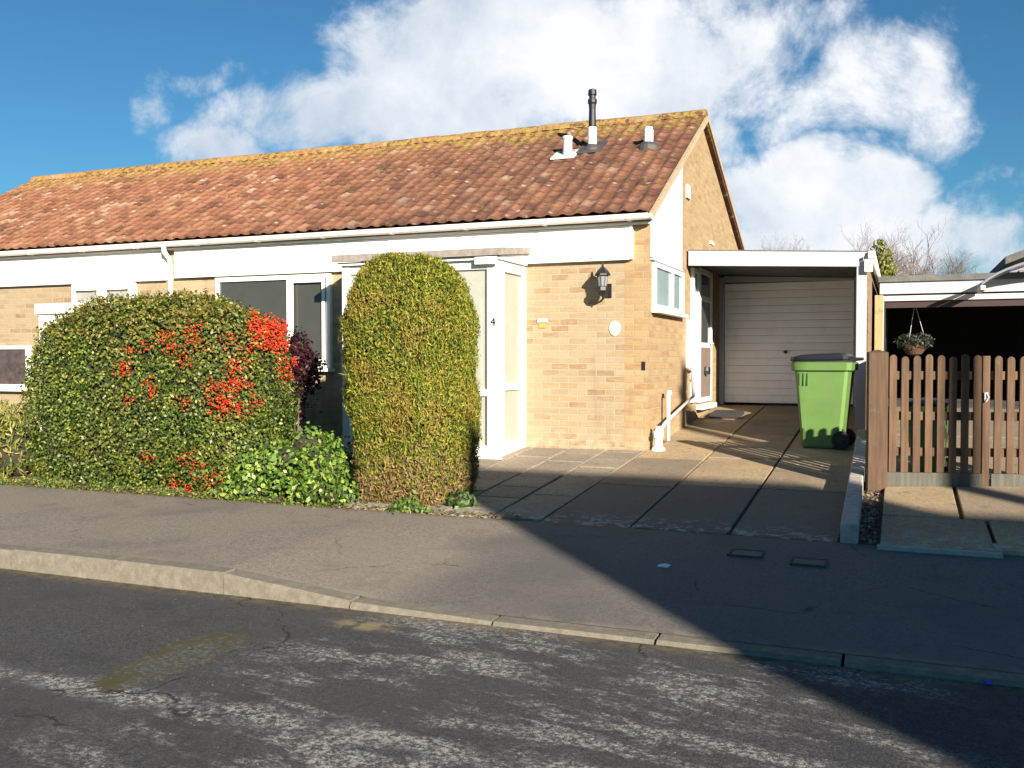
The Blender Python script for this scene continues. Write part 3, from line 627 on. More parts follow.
# meter cupboard
mb_ = MB(); mb_.box(.003, .15, 2.02, 2.22, 1.42, 2.08); mc = mb_.build('meter_box', PLWHITE, bevel=.01); tag(mc, 'narrow white meter cupboard on the gable wall next to the side door', 'meter box')
b = MB(); b.box(.151, .16, 2.04, 2.20, 1.46, 2.04); b.build('meter_door', PLWHITE, mc)
dm = MB(); dm.poly([(.16, 2.88, gz(2.88)+.006), (.58, 2.9, gz(2.9)+.006), (.58, 3.42, gz(3.42)+.006), (.16, 3.4, gz(3.4)+.006)], (0, 0, .055)); tag(dm.build('doormat', mat('coir_grey', (.03, .028, .028), .95, bump=.8), bevel=.01), 'dark grey doormat on the drive below the side door step', 'doormat')

# ------------------------------------------------------------ own garage
G1 = empty('attached_garage', (1.1, 3, .8), 'flat roofed garage with a white ribbed door joined to the gable end', 'garage')
zl, zr = 3.00, 2.885
sl_ = lambda x: zl+(zr-zl)*(x/2.31)
b = MB(); b.poly([(.03, 2.05, sl_(.03)-.20), (2.28, 2.05, sl_(2.28)-.185), (2.28, 2.05, sl_(2.28)), (.03, 2.05, sl_(.03))], (0, .03, 0)); b.build('fascia', GFASC, G1, bevel=.004)
b = MB(); b.poly([(.002, 2.082, sl_(0)-.12), (2.28, 2.082, sl_(2.28)-.12), (2.28, 2.082, sl_(2.28)-.004), (.002, 2.082, sl_(0)-.004)], (0, 7.5, 0)); b.poly([(.03, 2.045, sl_(.03)+.001), (2.29, 2.045, sl_(2.29)+.001), (2.29, 2.045, sl_(2.29)+.014), (.03, 2.045, sl_(.03)+.014)], (0, .04, 0)); b.build('roof', FELT, G1)
b = MB(); b.box(2.12, 2.27, 4.62, 9.4, .3, 2.76); b.box(2.15, 2.27, 2.12, 4.619, .3, 2.76); b.box(.02, 2.119, 9.2, 9.4, .4, 2.76); b.build('wall', BRD, G1)
b = MB(); b.box(2.15, 2.27, 2.06, 2.118, .55, 2.75); b.build('pier_board', GFASC, G1, bevel=.003)
b = MB(); b.box(.003, .075, 4.56, 4.68, .83, 2.84); b.box(2.02, 2.118, 4.56, 4.68, .83, 2.80); b.poly([(.076, 4.56, 2.76), (2.019, 4.56, 2.74), (2.019, 4.56, 2.77), (.076, 4.56, 2.86)], (0, .12, 0)); b.build('door_frame', GFASC, G1)
b = MB(); z = .86; k = 0; h = (2.74-.86)/16
while k < 16:
    za, zb = z+k*h, z+(k+1)*h; b.poly([(.08, 4.66, za), (.08, 4.632, za+.003), (.08, 4.631, za+h*.5), (.08, 4.632, zb-.005), (.08, 4.636, zb), (.08, 4.66, zb)], (1.93, 0, 0)); k += 1
d_ = b.build('garage_door', DOOR, G1)
b = MB(); b.lathe((0, 0, 0), [(.028, 0), (.028, .012), (.012, .014), (.012, .03)], 12); M_ = Matrix.Translation((1.02, 4.61, 1.66)) @ Matrix.Rotation(R(90), 4, 'X'); b.v = [tuple(M_ @ Vector(p)) for p in b.v]; b.box(.985, 1.045, 4.575, 4.590, 1.655, 1.666); b.build('handle', BLACK, d_)
b = MB(); b.tube([(2.33, 2.3, 2.84), (2.33, 9.5, 2.80)], .045, 10); b.build('gutter', PLWHITE, G1, smooth=True)
b = MB(); b.box(2.283, 2.37, 2.00, 2.10, 2.80, 2.89); b.box(2.24, 2.34, 1.98, 2.045, 2.63, 2.79); b.build('gutter_outlet', PLWHITE, G1, bevel=.012)
b = MB(); b.box(2.235, 2.245, 1.99, 2.03, 2.79, 2.83); b.build('alarm_sticker', BLACK, G1)

# ------------------------------------------------------------ neighbour's garage, right
G2 = empty('open_garage', (4.6, 5, .8), 'dark open fronted garage with stacked white fascia behind the picket gate', 'garage')
YN = 4.4
def sx(x, base): return base+.005*(x-2.4)
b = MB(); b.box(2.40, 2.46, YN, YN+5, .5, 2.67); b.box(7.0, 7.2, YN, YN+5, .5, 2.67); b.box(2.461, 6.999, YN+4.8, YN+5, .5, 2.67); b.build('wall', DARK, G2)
b = MB(); b.box(2.36, 7.3, YN-.10, YN+5.1, 2.675, 2.76); b.build('roof', FELT, G2)
b = MB(); b.box(2.38, 7.25, YN-.06, YN-.03, 2.50, 2.672); b.build('fascia', GFASC, G2)
b = MB(); b.box(2.40, 7.2, YN-.02, YN+.01, 2.40, 2.475); b.build('lintel', mat('grey_lintel', (.46, .46, .47), .6), G2)
b = MB(); b.box(2.385, 2.44, YN-.05, YN-.001, .8, 2.39); b.build('jamb', GFASC, G2)
b = MB(); b.box(5.15, 5.20, YN+.1, YN+.16, .8, 2.40); b.build('inner_post', mat('maroon_timber', (.05, .02, .02), .7), G2)
b = MB(); b.box(2.45, 7.0, YN+.02, YN+.08, 2.30, 2.398); b.build('door_track', mat('maroon_track', (.03, .014, .015), .6), G2)
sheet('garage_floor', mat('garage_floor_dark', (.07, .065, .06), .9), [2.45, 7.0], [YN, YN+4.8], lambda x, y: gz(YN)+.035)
# canopy and further roof at the right edge
cp = empty('curved_canopy', (3.9, 1.2, 2.3), 'curved blue tinted canopy hood on the right above the picket gate', 'canopy')
CX, CY, CZ = 4.10, 4.3, 2.36
arc = [(CX-.52+1.9*(1-math.cos(a)), CY, CZ+.62*math.sin(a)) for a in lin(R(18), R(88), 12)]
b = MB()
for i in range(11):
    p0, p1 = Vector(arc[i]), Vector(arc[i+1]); b.poly([p0, p1, p1+Vector((0, 0, .008)), p0+Vector((0, 0, .008))], (0, -.7, 0))
b.build('hood_sheet', mat('tinted_sheet', (.18, .30, .42), .08, spec=.9), cp)
for dy_ in (-.7, 0): b = MB(); b.tube([Vector(p)+Vector((0, dy_, .01)) for p in arc], .018, 8); b.build('hood_rib', mat('pale_alloy', (.45, .5, .56), .3, .6) if dy_ else bpy.data.materials['pale_alloy'], cp)
b = MB(); b.box(CX-.44, CX-.38, CY-.7, CY, CZ+.12, CZ+.18); b.build('front_rail', VENTG, cp)
def at_px(px, dist):
    c, s = math.cos(YAW), math.sin(YAW); a = (px-512)/F; return (CAMP.x+(-s+a*c)*dist, CAMP.y+(c+a*s)*dist)
ox, oy = at_px(1004, 17.5)
fr = empty('gabled_outhouse', (ox+2, oy+1.5, 1), 'dark pitched outhouse roof showing above the open garage at the right edge', 'outhouse')
b = MB(); b.box(ox+.25, ox+4, oy+.2, oy+3, .6, 3.2); b.build('wall', BRD, fr)
b = MB(); b.poly([(ox, oy, 3.30), (ox+2.1, oy, 4.14), (ox+4.2, oy, 3.30), (ox+4.2, oy, 3.44), (ox+2.1, oy, 4.28), (ox, oy, 3.44)], (0, 3.4, 0)); b.build('roof', FELT, fr)

# ------------------------------------------------------------ picket gates, posts, edging
GA = R(14); GO = Vector((2.56, -1.53, 0)); gd = Vector((math.cos(GA), math.sin(GA), 0))
def gm(u): return Matrix.Translation(GO+gd*u) @ Matrix.Rotation(GA, 4, 'Z')
gb = gz(-1.5)
def post(u, w_, z1, label, y=-.02, m_=WOODP):
    b = MB(); b.box(0, w_, -.05+y, .05+y, .15, z1-.02, M=gm(u)); b.add([gm(u) @ Vector(p) for p in ((0, -.05+y, z1-.02), (w_, -.05+y, z1-.02), (w_, .05+y, z1-.02), (0, .05+y, z1-.02), (w_/2, y, z1+.005))], [(0, 1, 4), (1, 2, 4), (2, 3, 4), (3, 0, 4)])
    o = b.build('gate_post', m_, bevel=.004); tag(o, label, 'gate post', 'gate posts'); return o
post(-.17, .165, 1.63, 'thick brown timber post where the picket gate meets the concrete edging')
def leaf(u0, u1, label, n, midpost):
    t = empty('picket_gate', gm(u0) @ Vector((0, 0, gb)), label, 'gate', 'picket gates')
    b = MB(); b.box(0, u1-u0, -.012, .012, gb+.03, gb+.155, M=gm(u0)); b.build('kick_board', WOODG, t, bevel=.003)
    for zz in (.30, .62, .98): 
        b = MB(); b.box(.01, u1-u0-.01, .016, .055, gb+zz, gb+zz+.075, random.random(), M=gm(u0)); b.build('rail', WOOD, t, bevel=.003)
    wv_ = .062; gap = (u1-u0)/n
    for k in range(n):
        a = u0+k*gap+(gap-wv_)/2; top = gb+1.195+random.uniform(-.012, .012)
        pts = [(0, 0, gb+.157), (wv_, 0, gb+.157), (wv_, 0, top-.034)]+[(wv_/2+wv_/2*math.cos(q), 0, top-.034+.034*math.sin(q)) for q in lin(0, math.pi, 9)[1:-1]]+[(0, 0, top-.034)]
        Mx = gm(a) @ Matrix.Rotation(random.uniform(-.008, .008), 4, 'Y') if False else gm(a)
        q_ = MB(); q_.poly([Mx @ Vector((x_, -.010, z_)) for x_, _, z_ in pts], Mx.to_3x3() @ Vector((0, .024, 0)), random.random()); q_.build('picket', WOOD, t, bevel=.002)
    if midpost:
        b = MB(); b.box(u1-u0-.01, u1-u0+.05, -.014, .045, gb+.02, gb+1.19, .3, M=gm(u0)); b.build('closing_stile', WOOD, t, bevel=.003)
        b = MB(); b.box(u1-u0+.0, u1-u0+.03, -.03, -.016, gb+.80, gb+.87, M=gm(u0)); b.tube([gm(u0) @ Vector((u1-u0+.015, -.03, gb+.86)), gm(u0) @ Vector((u1-u0+.03, -.045, gb+.83)), gm(u0) @ Vector((u1-u0+.01, -.04, gb+.79))], .007, 6); b.build('latch', VENTG, t)
    return t
leaf(.0, .81, 'wide picket gate leaf with a metal latch, next to the thick brown post', 8, True)
leaf(.88, 1.50, 'second picket gate leaf right of the latch, cut by the photo edge', 6, False)
post(1.51, .10, 1.60, 'slim timber post beyond the second picket gate leaf')
ed = MB(); y = -3.47
while y < 1.2:
    y1 = min(y+.91, 1.28); A = lambda q: 2.28-.015*(q+3.4)
    for q0, q1 in ((y+.003, y1-.003),):
        a0, a1 = A(q0), A(q1); ed.add([(a0, q0, gz(q0)-.05), (a0+.12, q0, gz(q0)-.05), (a0+.12, q0, gz(q0)+.13), (a0, q0, gz(q0)+.13), (a1, q1, gz(q1)-.05), (a1+.12, q1, gz(q1)-.05), (a1+.12, q1, gz(q1)+.13), (a1, q1, gz(q1)+.13)], [(0, 1, 2, 3), (7, 6, 5, 4), (0, 4, 5, 1), (1, 5, 6, 2), (2, 6, 7, 3), (3, 7, 4, 0)])
    y = y1
tag(ed.build('concrete_edging', EDGE, bevel=.012), 'pale concrete edging strip between the drive and the gate post', 'edging')
tp = MB(); tp.box(2.36, 2.46, 2.3, 2.38, .6, 2.36); tag(tp.build('timber_board', WOODY, bevel=.004), 'upright new yellow pine board between garage pier and open garage', 'board')

fp = MB(); y = .52  # added fence panel, placed to darken the carport floor
while y < 2.0: fp.box(2.345, 2.362, y, y+.118, gz(y)+.02, 1.56, random.random()); y += .122
fo = fp.build('shade_fence', WOODP); tag(fo, 'added short boarded fence by the yellow pine board, put in to shade the carport', 'fence')
b = MB(); b.box(2.363, 2.40, .5, 2.0, .85, .93); b.box(2.363, 2.40, .5, 2.0, 1.35, 1.43); b.build('rail', WOODP, fo)
b = MB(); b.tube([(14.9, -13.75, .1), (14.9, -13.75, 8.5)], [.17, .12], 14); po_ = b.build('shadow_pole', WOODP, smooth=True); tag(po_, 'added unseen timber pole across the road, throws a shadow band on the gate', 'pole')  # pole out of view, added only for its shadow on the gate
b = MB(); b.box(14.4, 15.4, -13.58, -13.50, 7.9, 8.0); b.build('crossarm', WOODP, po_)

# ------------------------------------------------------------ wheelie bins
def wheelie(loc, rz_, label, sc=1):
    t = empty('wheelie_bin', loc, label, 'wheelie bin', 'green wheelie bins')
    M = Matrix.Rotation(rz_, 4, 'Z')
    L_ = Vector(loc)
    def bb(name, m_, fn, par=t, bev=0, sm=False):
        b = MB(); fn(b); b.v = [tuple(L_+(M @ Vector((p[0]*.93*sc, p[1]*.93*sc, p[2]*sc)))) for p in b.v]; return b.build(name, m_, par, bevel=bev, smooth=sm)
    # local x: front(-) to back(+); y: width
    def body(b):
        lv = [(.0, -.22, .17, .20), (.03, -.235, .23, .215), (.55, -.275, .285, .255), (.90, -.305, .32, .275)]
        V = []
        for z, xa, xb, hy in lv:
            c = .035; V += [(xa+c, -hy, z), (xb-c, -hy, z), (xb, -hy+c, z), (xb, hy-c, z), (xb-c, hy, z), (xa+c, hy, z), (xa, hy-c, z), (xa, -hy+c, z)]
        f = [(i*8+k, i*8+(k+1) % 8, (i+1)*8+(k+1) % 8, (i+1)*8+k) for i in range(3) for k in range(8)]+[tuple(range(7, -1, -1))]
        b.add(V, f)
    bo = bb('body', BIN, body)
    def rim(b):
        V = []
        for z, e in ((.86, .012), (.875, .035), (.955, .04), (.965, .02)):
            xa, xb, hy, c = -.305-e, .32+e, .275+e, .05; V += [(xa+c, -hy, z), (xb-c, -hy, z), (xb, -hy+c, z), (xb, hy-c, z), (xb-c, hy, z), (xa+c, hy, z), (xa, hy-c, z), (xa, -hy+c, z)]
        b.add(V, [(i*8+k, i*8+(k+1) % 8, (i+1)*8+(k+1) % 8, (i+1)*8+k) for i in range(3) for k in range(8)]+[tuple(range(7, -1, -1)), tuple(range(24, 32))])
    bb('rim', BIN, rim, bo)
    def lid(b):
        V = []
        for z, e in ((.968, .03), (.99, .045), (1.015, .04), (1.045, -.06), (1.055, -.16)):
            xa, xb, hy, c = -.31-e, .30+e*.4, .275+e, .05; V += [(xa+c, -hy, z+.000), (xb-c, -hy, z+.012), (xb, -hy+c, z+.012), (xb, hy-c, z+.012), (xb-c, hy, z+.012), (xa+c, hy, z), (xa, hy-c, z), (xa, -hy+c, z)]
        b.add(V, [(i*8+k, i*8+(k+1) % 8, (i+1)*8+(k+1) % 8, (i+1)*8+k) for i in range(4) for k in range(8)]+[tuple(range(7, -1, -1)), tuple(range(32, 40))])
    bb('lid', BINL, lid)
    bb('handle', BINL, lambda b: b.tube([(.33, -.23, .99), (.41, -.23, 1.0), (.41, .23, 1.0), (.33, .23, .99)], .017, 8))
    for s in (-1, 1):
        wh = bb('wheel', RUB, lambda b: b.tube([(.235, s*.215, .10), (.235, s*.265, .10)], .10, 24))
        bb('hub', BLACK, lambda b: b.tube([(.235, s*.266, .10), (.235, s*.272, .10)], .035, 16), wh)
    bb('axle_housing', BINL, lambda b: b.box(.19, .285, -.21, .21, .055, .145), t)
    for k in (-.25, -.20, -.155): bb('side_rib', mat('rib_dark', (.05, .12, .02), .5) if k == -.25 else bpy.data.materials['rib_dark'], lambda b: b.box(k, k+.012, -.2795, -.262, .70, .84), bo)
    return t
wheelie((1.87, .72, gz(.72)), R(-6), 'lime green wheelie bin with navy lid on the drive before the garage door')
wheelie((2.92, -.75, gz(-.75)+.03), R(80), 'small green wheelie bin with purple lid half hidden behind the picket gate', .66)

# hanging basket in the open garage
hbk = empty('hanging_basket', (2.88, 4.75, 1.9), 'flower basket hung in the dark garage opening', 'hanging basket')
hx, hy, hz = 2.86, 4.75, 1.76
MB().lathe((hx, hy, hz-.16), [(.03, 0), (.10, .02), (.16, .10), (.18, .16)], 18).build('basket_bowl', mat('coir_liner', (.10, .055, .03), .95, bump=.8), hbk)  # liner colour darkened to suggest the garage shade
b = MB()
for k in range(3):
    a = 2*math.pi*k/3; b.tube([(hx+.17*math.cos(a), hy+.17*math.sin(a), hz), (hx, hy, hz+.62)], .004, 5)
b.build('chain', VENTG, hbk)

# ------------------------------------------------------------ foliage
def leafmat(name, cols, rough=.5, big=None, trans=.0):
    t = NT(name); col = t.ramp(t.attr(), cols)
    if big: col = t.mix(t.rng(t.noise(t.P, big[0], 4), big[1], big[2], 0, big[3]), col, big[4])
    t.b.inputs['Subsurface Weight'].default_value = 0
    m = t.done(col, rough, None, .35)
    # thin leaves let some light through
    N, L = t.N, t.L; tr = N.new('ShaderNodeBsdfTranslucent'); L.new(col, tr.inputs[0]); mx = N.new('ShaderNodeMixShader'); mx.inputs[0].default_value = .22
    L.new(t.b.outputs[0], mx.inputs[1]); L.new(tr.outputs[0], mx.inputs[2]); L.new(mx.outputs[0], N['Material Output'].inputs[0]); return m
def lump(p, s, ph=0):
    return (np.sin(p[:, 0]*s+ph)+np.sin(p[:, 1]*s*1.13+1.7+ph)+np.sin(p[:, 2]*s*.91+.6+ph)+.6*np.sin((p[:, 0]+p[:, 2])*s*2.1+ph))/3.6
def sample(blobs, n, rough=.05, ls=5., minz=None, depth=.1):
    area = np.array([(b[3]*b[4]+b[3]*b[5]+b[4]*b[5]) for b in blobs]); cnt = (area/area.sum()*n).astype(int)
    Pn, Nn = [], []
    for b, k in zip(blobs, cnt):
        c = np.array(b[:3]); r = np.array(b[3:6]); e = b[6] if len(b) > 6 else 2.
        d = rng.normal(size=(k*2, 3)); d /= np.linalg.norm(d, axis=1)[:, None]
        t = 1/np.power(np.power(np.abs(d/r), e).sum(1), 1/e); p = d*t[:, None]
        # thin by local stretch so that corners are not starved
        nrm = np.sign(p)*np.power(np.abs(p/r), e-1)/r; nrm /= np.linalg.norm(nrm, axis=1)[:, None]+1e-9
        wgt = t*t/np.maximum(.15, (d*nrm).sum(1)); keep = rng.random(len(p)) < np.clip(wgt/np.quantile(wgt, .85), 0, 1); p, nrm = p[keep][:k], nrm[keep][:k]
        w = p+c; w = w+nrm*(lump(w, ls, c[0])*rough+rng.normal(size=len(w))*rough*.25-np.abs(rng.exponential(1, len(w)))*depth*.35)[:, None]
        ok = np.ones(len(w), bool)
        for b2 in blobs:
            if b2 is b: continue
            e2 = b2[6] if len(b2) > 6 else 2.
            ok &= np.power(np.abs((w-np.array(b2[:3]))/np.array(b2[3:6])), e2).sum(1) > .66
        if minz is not None: ok &= w[:, 2] > minz+.01
        Pn.append(w[ok]); Nn.append(nrm[ok])
    return np.concatenate(Pn), np.concatenate(Nn)
def leaves(name, P_, Nm, ln, wd, m_, parent=None, up=0., rnd=.8, tint=None):
    n = len(P_); nr = Nm+rng.normal(size=(n, 3))*rnd; nr /= np.linalg.norm(nr, axis=1)[:, None]
    a = rng.normal(size=(n, 3)); a[:, 2] += up; a += Nm*up*.4; a -= nr*(a*nr).sum(1)[:, None]; a /= np.linalg.norm(a, axis=1)[:, None]+1e-9
    b = np.cross(nr, a); l = ln*rng.uniform(.6, 1.25, n)[:, None]; w = wd*rng.uniform(.7, 1.2, n)[:, None]
    v = np.empty((n, 4, 3)); v[:, 0] = P_-a*l*.5; v[:, 1] = P_+b*w*.5+nr*w*.15; v[:, 2] = P_+a*l*.5; v[:, 3] = P_-b*w*.5+nr*w*.15
    me = bpy.data.meshes.new(name); me.vertices.add(4*n); me.vertices.foreach_set('co', v.reshape(-1))
    me.loops.add(4*n); me.loops.foreach_set('vertex_index', np.arange(4*n)); me.polygons.add(n); me.polygons.foreach_set('loop_start', np.arange(n)*4); me.polygons.foreach_set('loop_total', np.full(n, 4))
    me.materials.append(m_); at = me.attributes.new('tint', 'FLOAT', 'FACE'); at.data.foreach_set('value', (rng.random(n) if tint is None else tint).astype(np.float32)); me.update(calc_edges=True)
    o = bpy.data.objects.new(name, me); C.objects.link(o)
    if parent is not None: put(o, parent)
    return o
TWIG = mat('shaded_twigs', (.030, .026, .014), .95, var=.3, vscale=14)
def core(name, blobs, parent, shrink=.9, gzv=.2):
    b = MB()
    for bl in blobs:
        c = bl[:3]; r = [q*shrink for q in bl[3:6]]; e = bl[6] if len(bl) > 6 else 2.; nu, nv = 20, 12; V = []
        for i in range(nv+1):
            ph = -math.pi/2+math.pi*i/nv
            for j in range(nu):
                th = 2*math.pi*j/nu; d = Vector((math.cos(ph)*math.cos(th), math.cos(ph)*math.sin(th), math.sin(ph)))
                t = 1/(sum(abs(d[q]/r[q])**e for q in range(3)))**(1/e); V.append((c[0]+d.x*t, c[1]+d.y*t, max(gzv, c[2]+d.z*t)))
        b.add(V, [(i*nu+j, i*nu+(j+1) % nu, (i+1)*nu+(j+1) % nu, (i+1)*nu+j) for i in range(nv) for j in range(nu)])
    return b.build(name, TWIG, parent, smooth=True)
def stems(name, base, n, spread, h, r, parent, m_=BARK):
    b = MB()
    for k in range(n):
        a = random.uniform(0, 6.28); q = random.uniform(.3, 1)*spread
        p0 = Vector(base)+Vector((random.uniform(-.05, .05), random.uniform(-.05, .05), -.05)); p2 = p0+Vector((math.cos(a)*q, math.sin(a)*q, h*random.uniform(.7, 1))); pm = (p0+p2)/2+Vector((math.cos(a)*q*-.2, math.sin(a)*q*-.2, h*.05))
        b.tube([p0, pm, p2], [r, r*.7, r*.35], 6)
    return b.build(name, m_, parent)

# big berried hedge
HB = [(-4.66, -2.64, 1.06, 1.18, .78, 1.10, 3.0), (-5.36, -2.76, .98, .66, .66, 1.06, 3.6), (-3.70, -2.78, 1.02, .56, .60, 1.02, 2.9), (-4.15, -2.6, 1.43, .75, .55, .74, 2.4), (-3.50, -3.02, .60, .55, .38, .45, 2.6)]
bh = empty('berry_hedge', (-4.6, -2.5, .25), 'broad clipped green hedge covered with orange red berries beside the pavement', 'hedge')
LM1 = leafmat('hedge_leaf', [(0, (.018, .034, .008)), (.4, (.055, .095, .016)), (.75, (.12, .175, .028)), (1, (.30, .31, .06))], .42, (2.6, .48, .66, .5, (.17, .175, .028)))
p, n_ = sample(HB, 170000, .12, 6, .2, .20); leaves('foliage', p, n_, .040, .025, LM1, bh, rnd=.7)
top = p[:, 2] > 1.75+rng.normal(size=len(p))*.12; idx = np.where(top)[0]; idx = idx[rng.random(len(idx)) < .5]
leaves('bronze_tips', p[idx]+n_[idx]*.015, n_[idx], .042, .022, leafmat('bronze_leaf', [(0, (.13, .09, .02)), (.6, (.20, .14, .03)), (1, (.25, .22, .05))]), bh)
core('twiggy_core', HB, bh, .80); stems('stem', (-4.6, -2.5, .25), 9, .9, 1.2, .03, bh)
# berries in bunches (small bright balls clustered)
def cam_pt(px, py, ydep):   # a spot on the hedge face seen at this bearing
    c, s = math.cos(YAW), math.sin(YAW); a = (px-512)/F; b_ = (384-py)/F
    d = Vector((-s*math.cos(PITCH)+a*c-b_*s*math.sin(PITCH), c*math.cos(PITCH)+a*s+b_*c*math.sin(PITCH), -math.sin(PITCH)+b_*math.cos(PITCH)))
    return CAMP+d*((ydep-CAMP.y)/d.y)
def near_face(pp, pts, px, py):
    q = np.array(cam_pt(px, py, -2.6)); o_ = np.array(CAMP); d = (q-o_)/np.linalg.norm(q-o_); w = pts-o_; t = w@d; r = np.linalg.norm(w-t[:, None]*d, axis=1)
    k = np.where(r < .12)[0]; return pts[k[np.argmin(t[k])]] if len(k) else None
BERR = leafmat('berry_skin', [(0, (.28, .012, .008)), (.5, (.6, .03, .014)), (1, (.66, .13, .02))], .35)
bun = [(268, 330, 16, 700), (262, 322, 12, 420), (283, 320, 12, 300), (285, 345, 14, 350), (276, 335, 14, 420), (250, 352, 9, 60), (232, 382, 10, 130), (236, 372, 10, 110), (222, 402, 13, 300), (240, 412, 8, 100), (238, 358, 9, 90), (195, 330, 8, 100), (193, 340, 6, 60), (165, 338, 7, 60), (147, 342, 7, 60), (176, 352, 9, 90), (171, 340, 7, 50), (130, 352, 6, 45), (125, 370, 8, 90), (152, 392, 6, 50), (186, 360, 7, 50), (150, 380, 5, 25),
       (186, 402, 8, 40), (284, 372, 9, 80), (215, 388, 9, 70), (246, 385, 7, 60), (188, 458, 9, 70), (150, 455, 7, 40), (200, 470, 9, 60), (215, 480, 10, 70), (175, 485, 9, 60), (290, 372, 9, 60), (128, 400, 4, 15), (205, 345, 8, 40), (190, 490, 7, 60), (255, 400, 7, 50), (300, 360, 7, 40), (228, 340, 7, 40)]
ico = [(0, 0, 1), (.894, 0, .447), (.276, .851, .447), (-.724, .526, .447), (-.724, -.526, .447), (.276, -.851, .447), (.724, .526, -.447), (-.276, .851, -.447), (-.894, 0, -.447), (-.276, -.851, -.447), (.724, -.526, -.447), (0, 0, -1)]
icf = [(0, 1, 2), (0, 2, 3), (0, 3, 4), (0, 4, 5), (0, 5, 1), (1, 6, 2), (2, 7, 3), (3, 8, 4), (4, 9, 5), (5, 10, 1), (2, 6, 7), (3, 7, 8), (4, 8, 9), (5, 9, 10), (1, 10, 6), (11, 7, 6), (11, 8, 7), (11, 9, 8), (11, 10, 9), (11, 6, 10)]
bb_ = MB()
for px, py, rp, cnt in bun:
    q = np.array(cam_pt(px, py, -2.6)); o_ = np.array(CAMP); d = (q-o_)/np.linalg.norm(q-o_); wv = p-o_; tt = wv@d; rr = np.linalg.norm(wv-tt[:, None]*d, axis=1)
    lim = rp*10.5/F*.95; k = np.where(rr < lim*1.3)[0]
    if not len(k): continue
    t0 = np.quantile(tt[k], .05); k = k[(tt[k] < t0+.22)]; w_ = np.exp(-(rr[k]/lim)**2*1.6)*np.where(lump(p[k], 38) > -.1, 1, .12); w_ /= w_.sum()
    for kk in rng.choice(k, int(cnt*.9), p=w_):
        c_ = Vector(p[kk]+n_[kk]*rng.uniform(.005, .035)+rng.normal(size=3)*.012); s_ = random.uniform(.007, .0115)
        bb_.add([(c_.x+s_*a, c_.y+s_*b, c_.z+s_*c) for a, b, c in ico], icf, random.random())
ob = bb_.build('berries', BERR, bh, smooth=True); ob['kind'] = 'stuff'

# tall clipped conifer
gh = .245
HC = [(-1.54, -2.84, 1.62, .57, .55, .87, 3.0), (-1.47, -2.84, .95, .52, .52, .85, 3.2)]
ch = empty('clipped_conifer', (-1.5, -2.84, .25), 'tall rounded clipped conifer, yellow green and bronze, standing before the porch', 'conifer')
LM2 = leafmat('conifer_spray', [(0, (.035, .065, .008)), (.35, (.125, .17, .016)), (.7, (.25, .27, .026)), (.88, (.31, .26, .035)), (1, (.38, .26, .055))], .6, (2.6, .48, .66, .5, (.30, .19, .045)))
p2, n2_ = sample(HC, 160000, .05, 9, .23, .14); leaves('foliage', p2, n2_, .044, .0115, LM2, ch, up=1.6, rnd=.9)
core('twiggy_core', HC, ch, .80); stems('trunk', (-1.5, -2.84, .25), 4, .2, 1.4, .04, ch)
sh = rng.choice(len(p2), 900); leaves('stray_shoots', p2[sh]+n2_[sh]*rng.uniform(.02, .06, (900, 1)), n2_[sh], .09, .009, LM2, ch, up=2.2, rnd=.3)
lo = p2[:, 2] < .62+rng.normal(size=len(p2))*.12; idx = np.where(lo)[0]; idx = idx[rng.random(len(idx)) < .4]
leaves('dry_skirt', p2[idx]+n2_[idx]*.015, n2_[idx], .06, .014, leafmat('dry_spray', [(0, (.17, .09, .05)), (1, (.32, .20, .11))], .8), ch, up=1.)

def shrub(name, label, cat, blobs, n, ln, wd, cols, group=None, up=0., rnd=.8, rough=.1, ls=9, minz=.22, stem=6, shrink=.8, lrough=.45, depth=.2):
    t = empty(name, (blobs[0][0], blobs[0][1], gz(blobs[0][1])), label, cat, group)
    a, b = sample(blobs, n, rough, ls, minz, depth); leaves('foliage', a, b, ln, wd, leafmat(name+'_leaf', cols, lrough), t, up, rnd)
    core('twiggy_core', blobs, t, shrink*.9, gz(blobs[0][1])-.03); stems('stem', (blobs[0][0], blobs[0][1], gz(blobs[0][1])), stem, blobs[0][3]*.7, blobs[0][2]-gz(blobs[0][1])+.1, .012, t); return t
shrub('leafy_shrub', 'low bright green leafy shrub at the pavement between hedge and conifer', 'shrub',
      [(-2.70, -3.08, .50, .34, .32, .30), (-2.36, -3.05, .50, .33, .32, .26), (-2.15, -3.33, .33, .36, .14, .13), (-2.56, -2.95, .72, .22, .2, .16), (-2.92, -3.18, .52, .2, .2, .2), (-3.0, -3.38, .32, .3, .08, .1)], 11000, .056, .036, [(0, (.03, .065, .012)), (.4, (.09, .18, .025)), (.8, (.20, .30, .045)), (1, (.36, .40, .09))], rough=.16)
shrub('purple_shrub', 'dark purple leaved shrub against the picture window behind the berries', 'shrub',
      [(-3.72, -1.5, 1.55, .15, .16, .32), (-3.65, -1.5, 1.40, .16, .15, .22), (-3.74, -1.5, 1.0, .05, .06, .4)], 4200, .05, .035, [(0, (.012, .003, .005)), (.6, (.03, .007, .012)), (1, (.07, .012, .02))])
shrub('garden_clump', 'loose yellow green clump of stems at the left end of the hedge', 'plant',
      [(-6.3, -3.05, .50, .3, .3, .34), (-6.7, -2.9, .62, .4, .35, .42), (-6.9, -3.15, .45, .3, .25, .26)], 5200, .09, .02, [(0, (.07, .10, .02)), (.5, (.20, .24, .04)), (.8, (.33, .30, .07)), (1, (.36, .2, .09))], up=1.5)
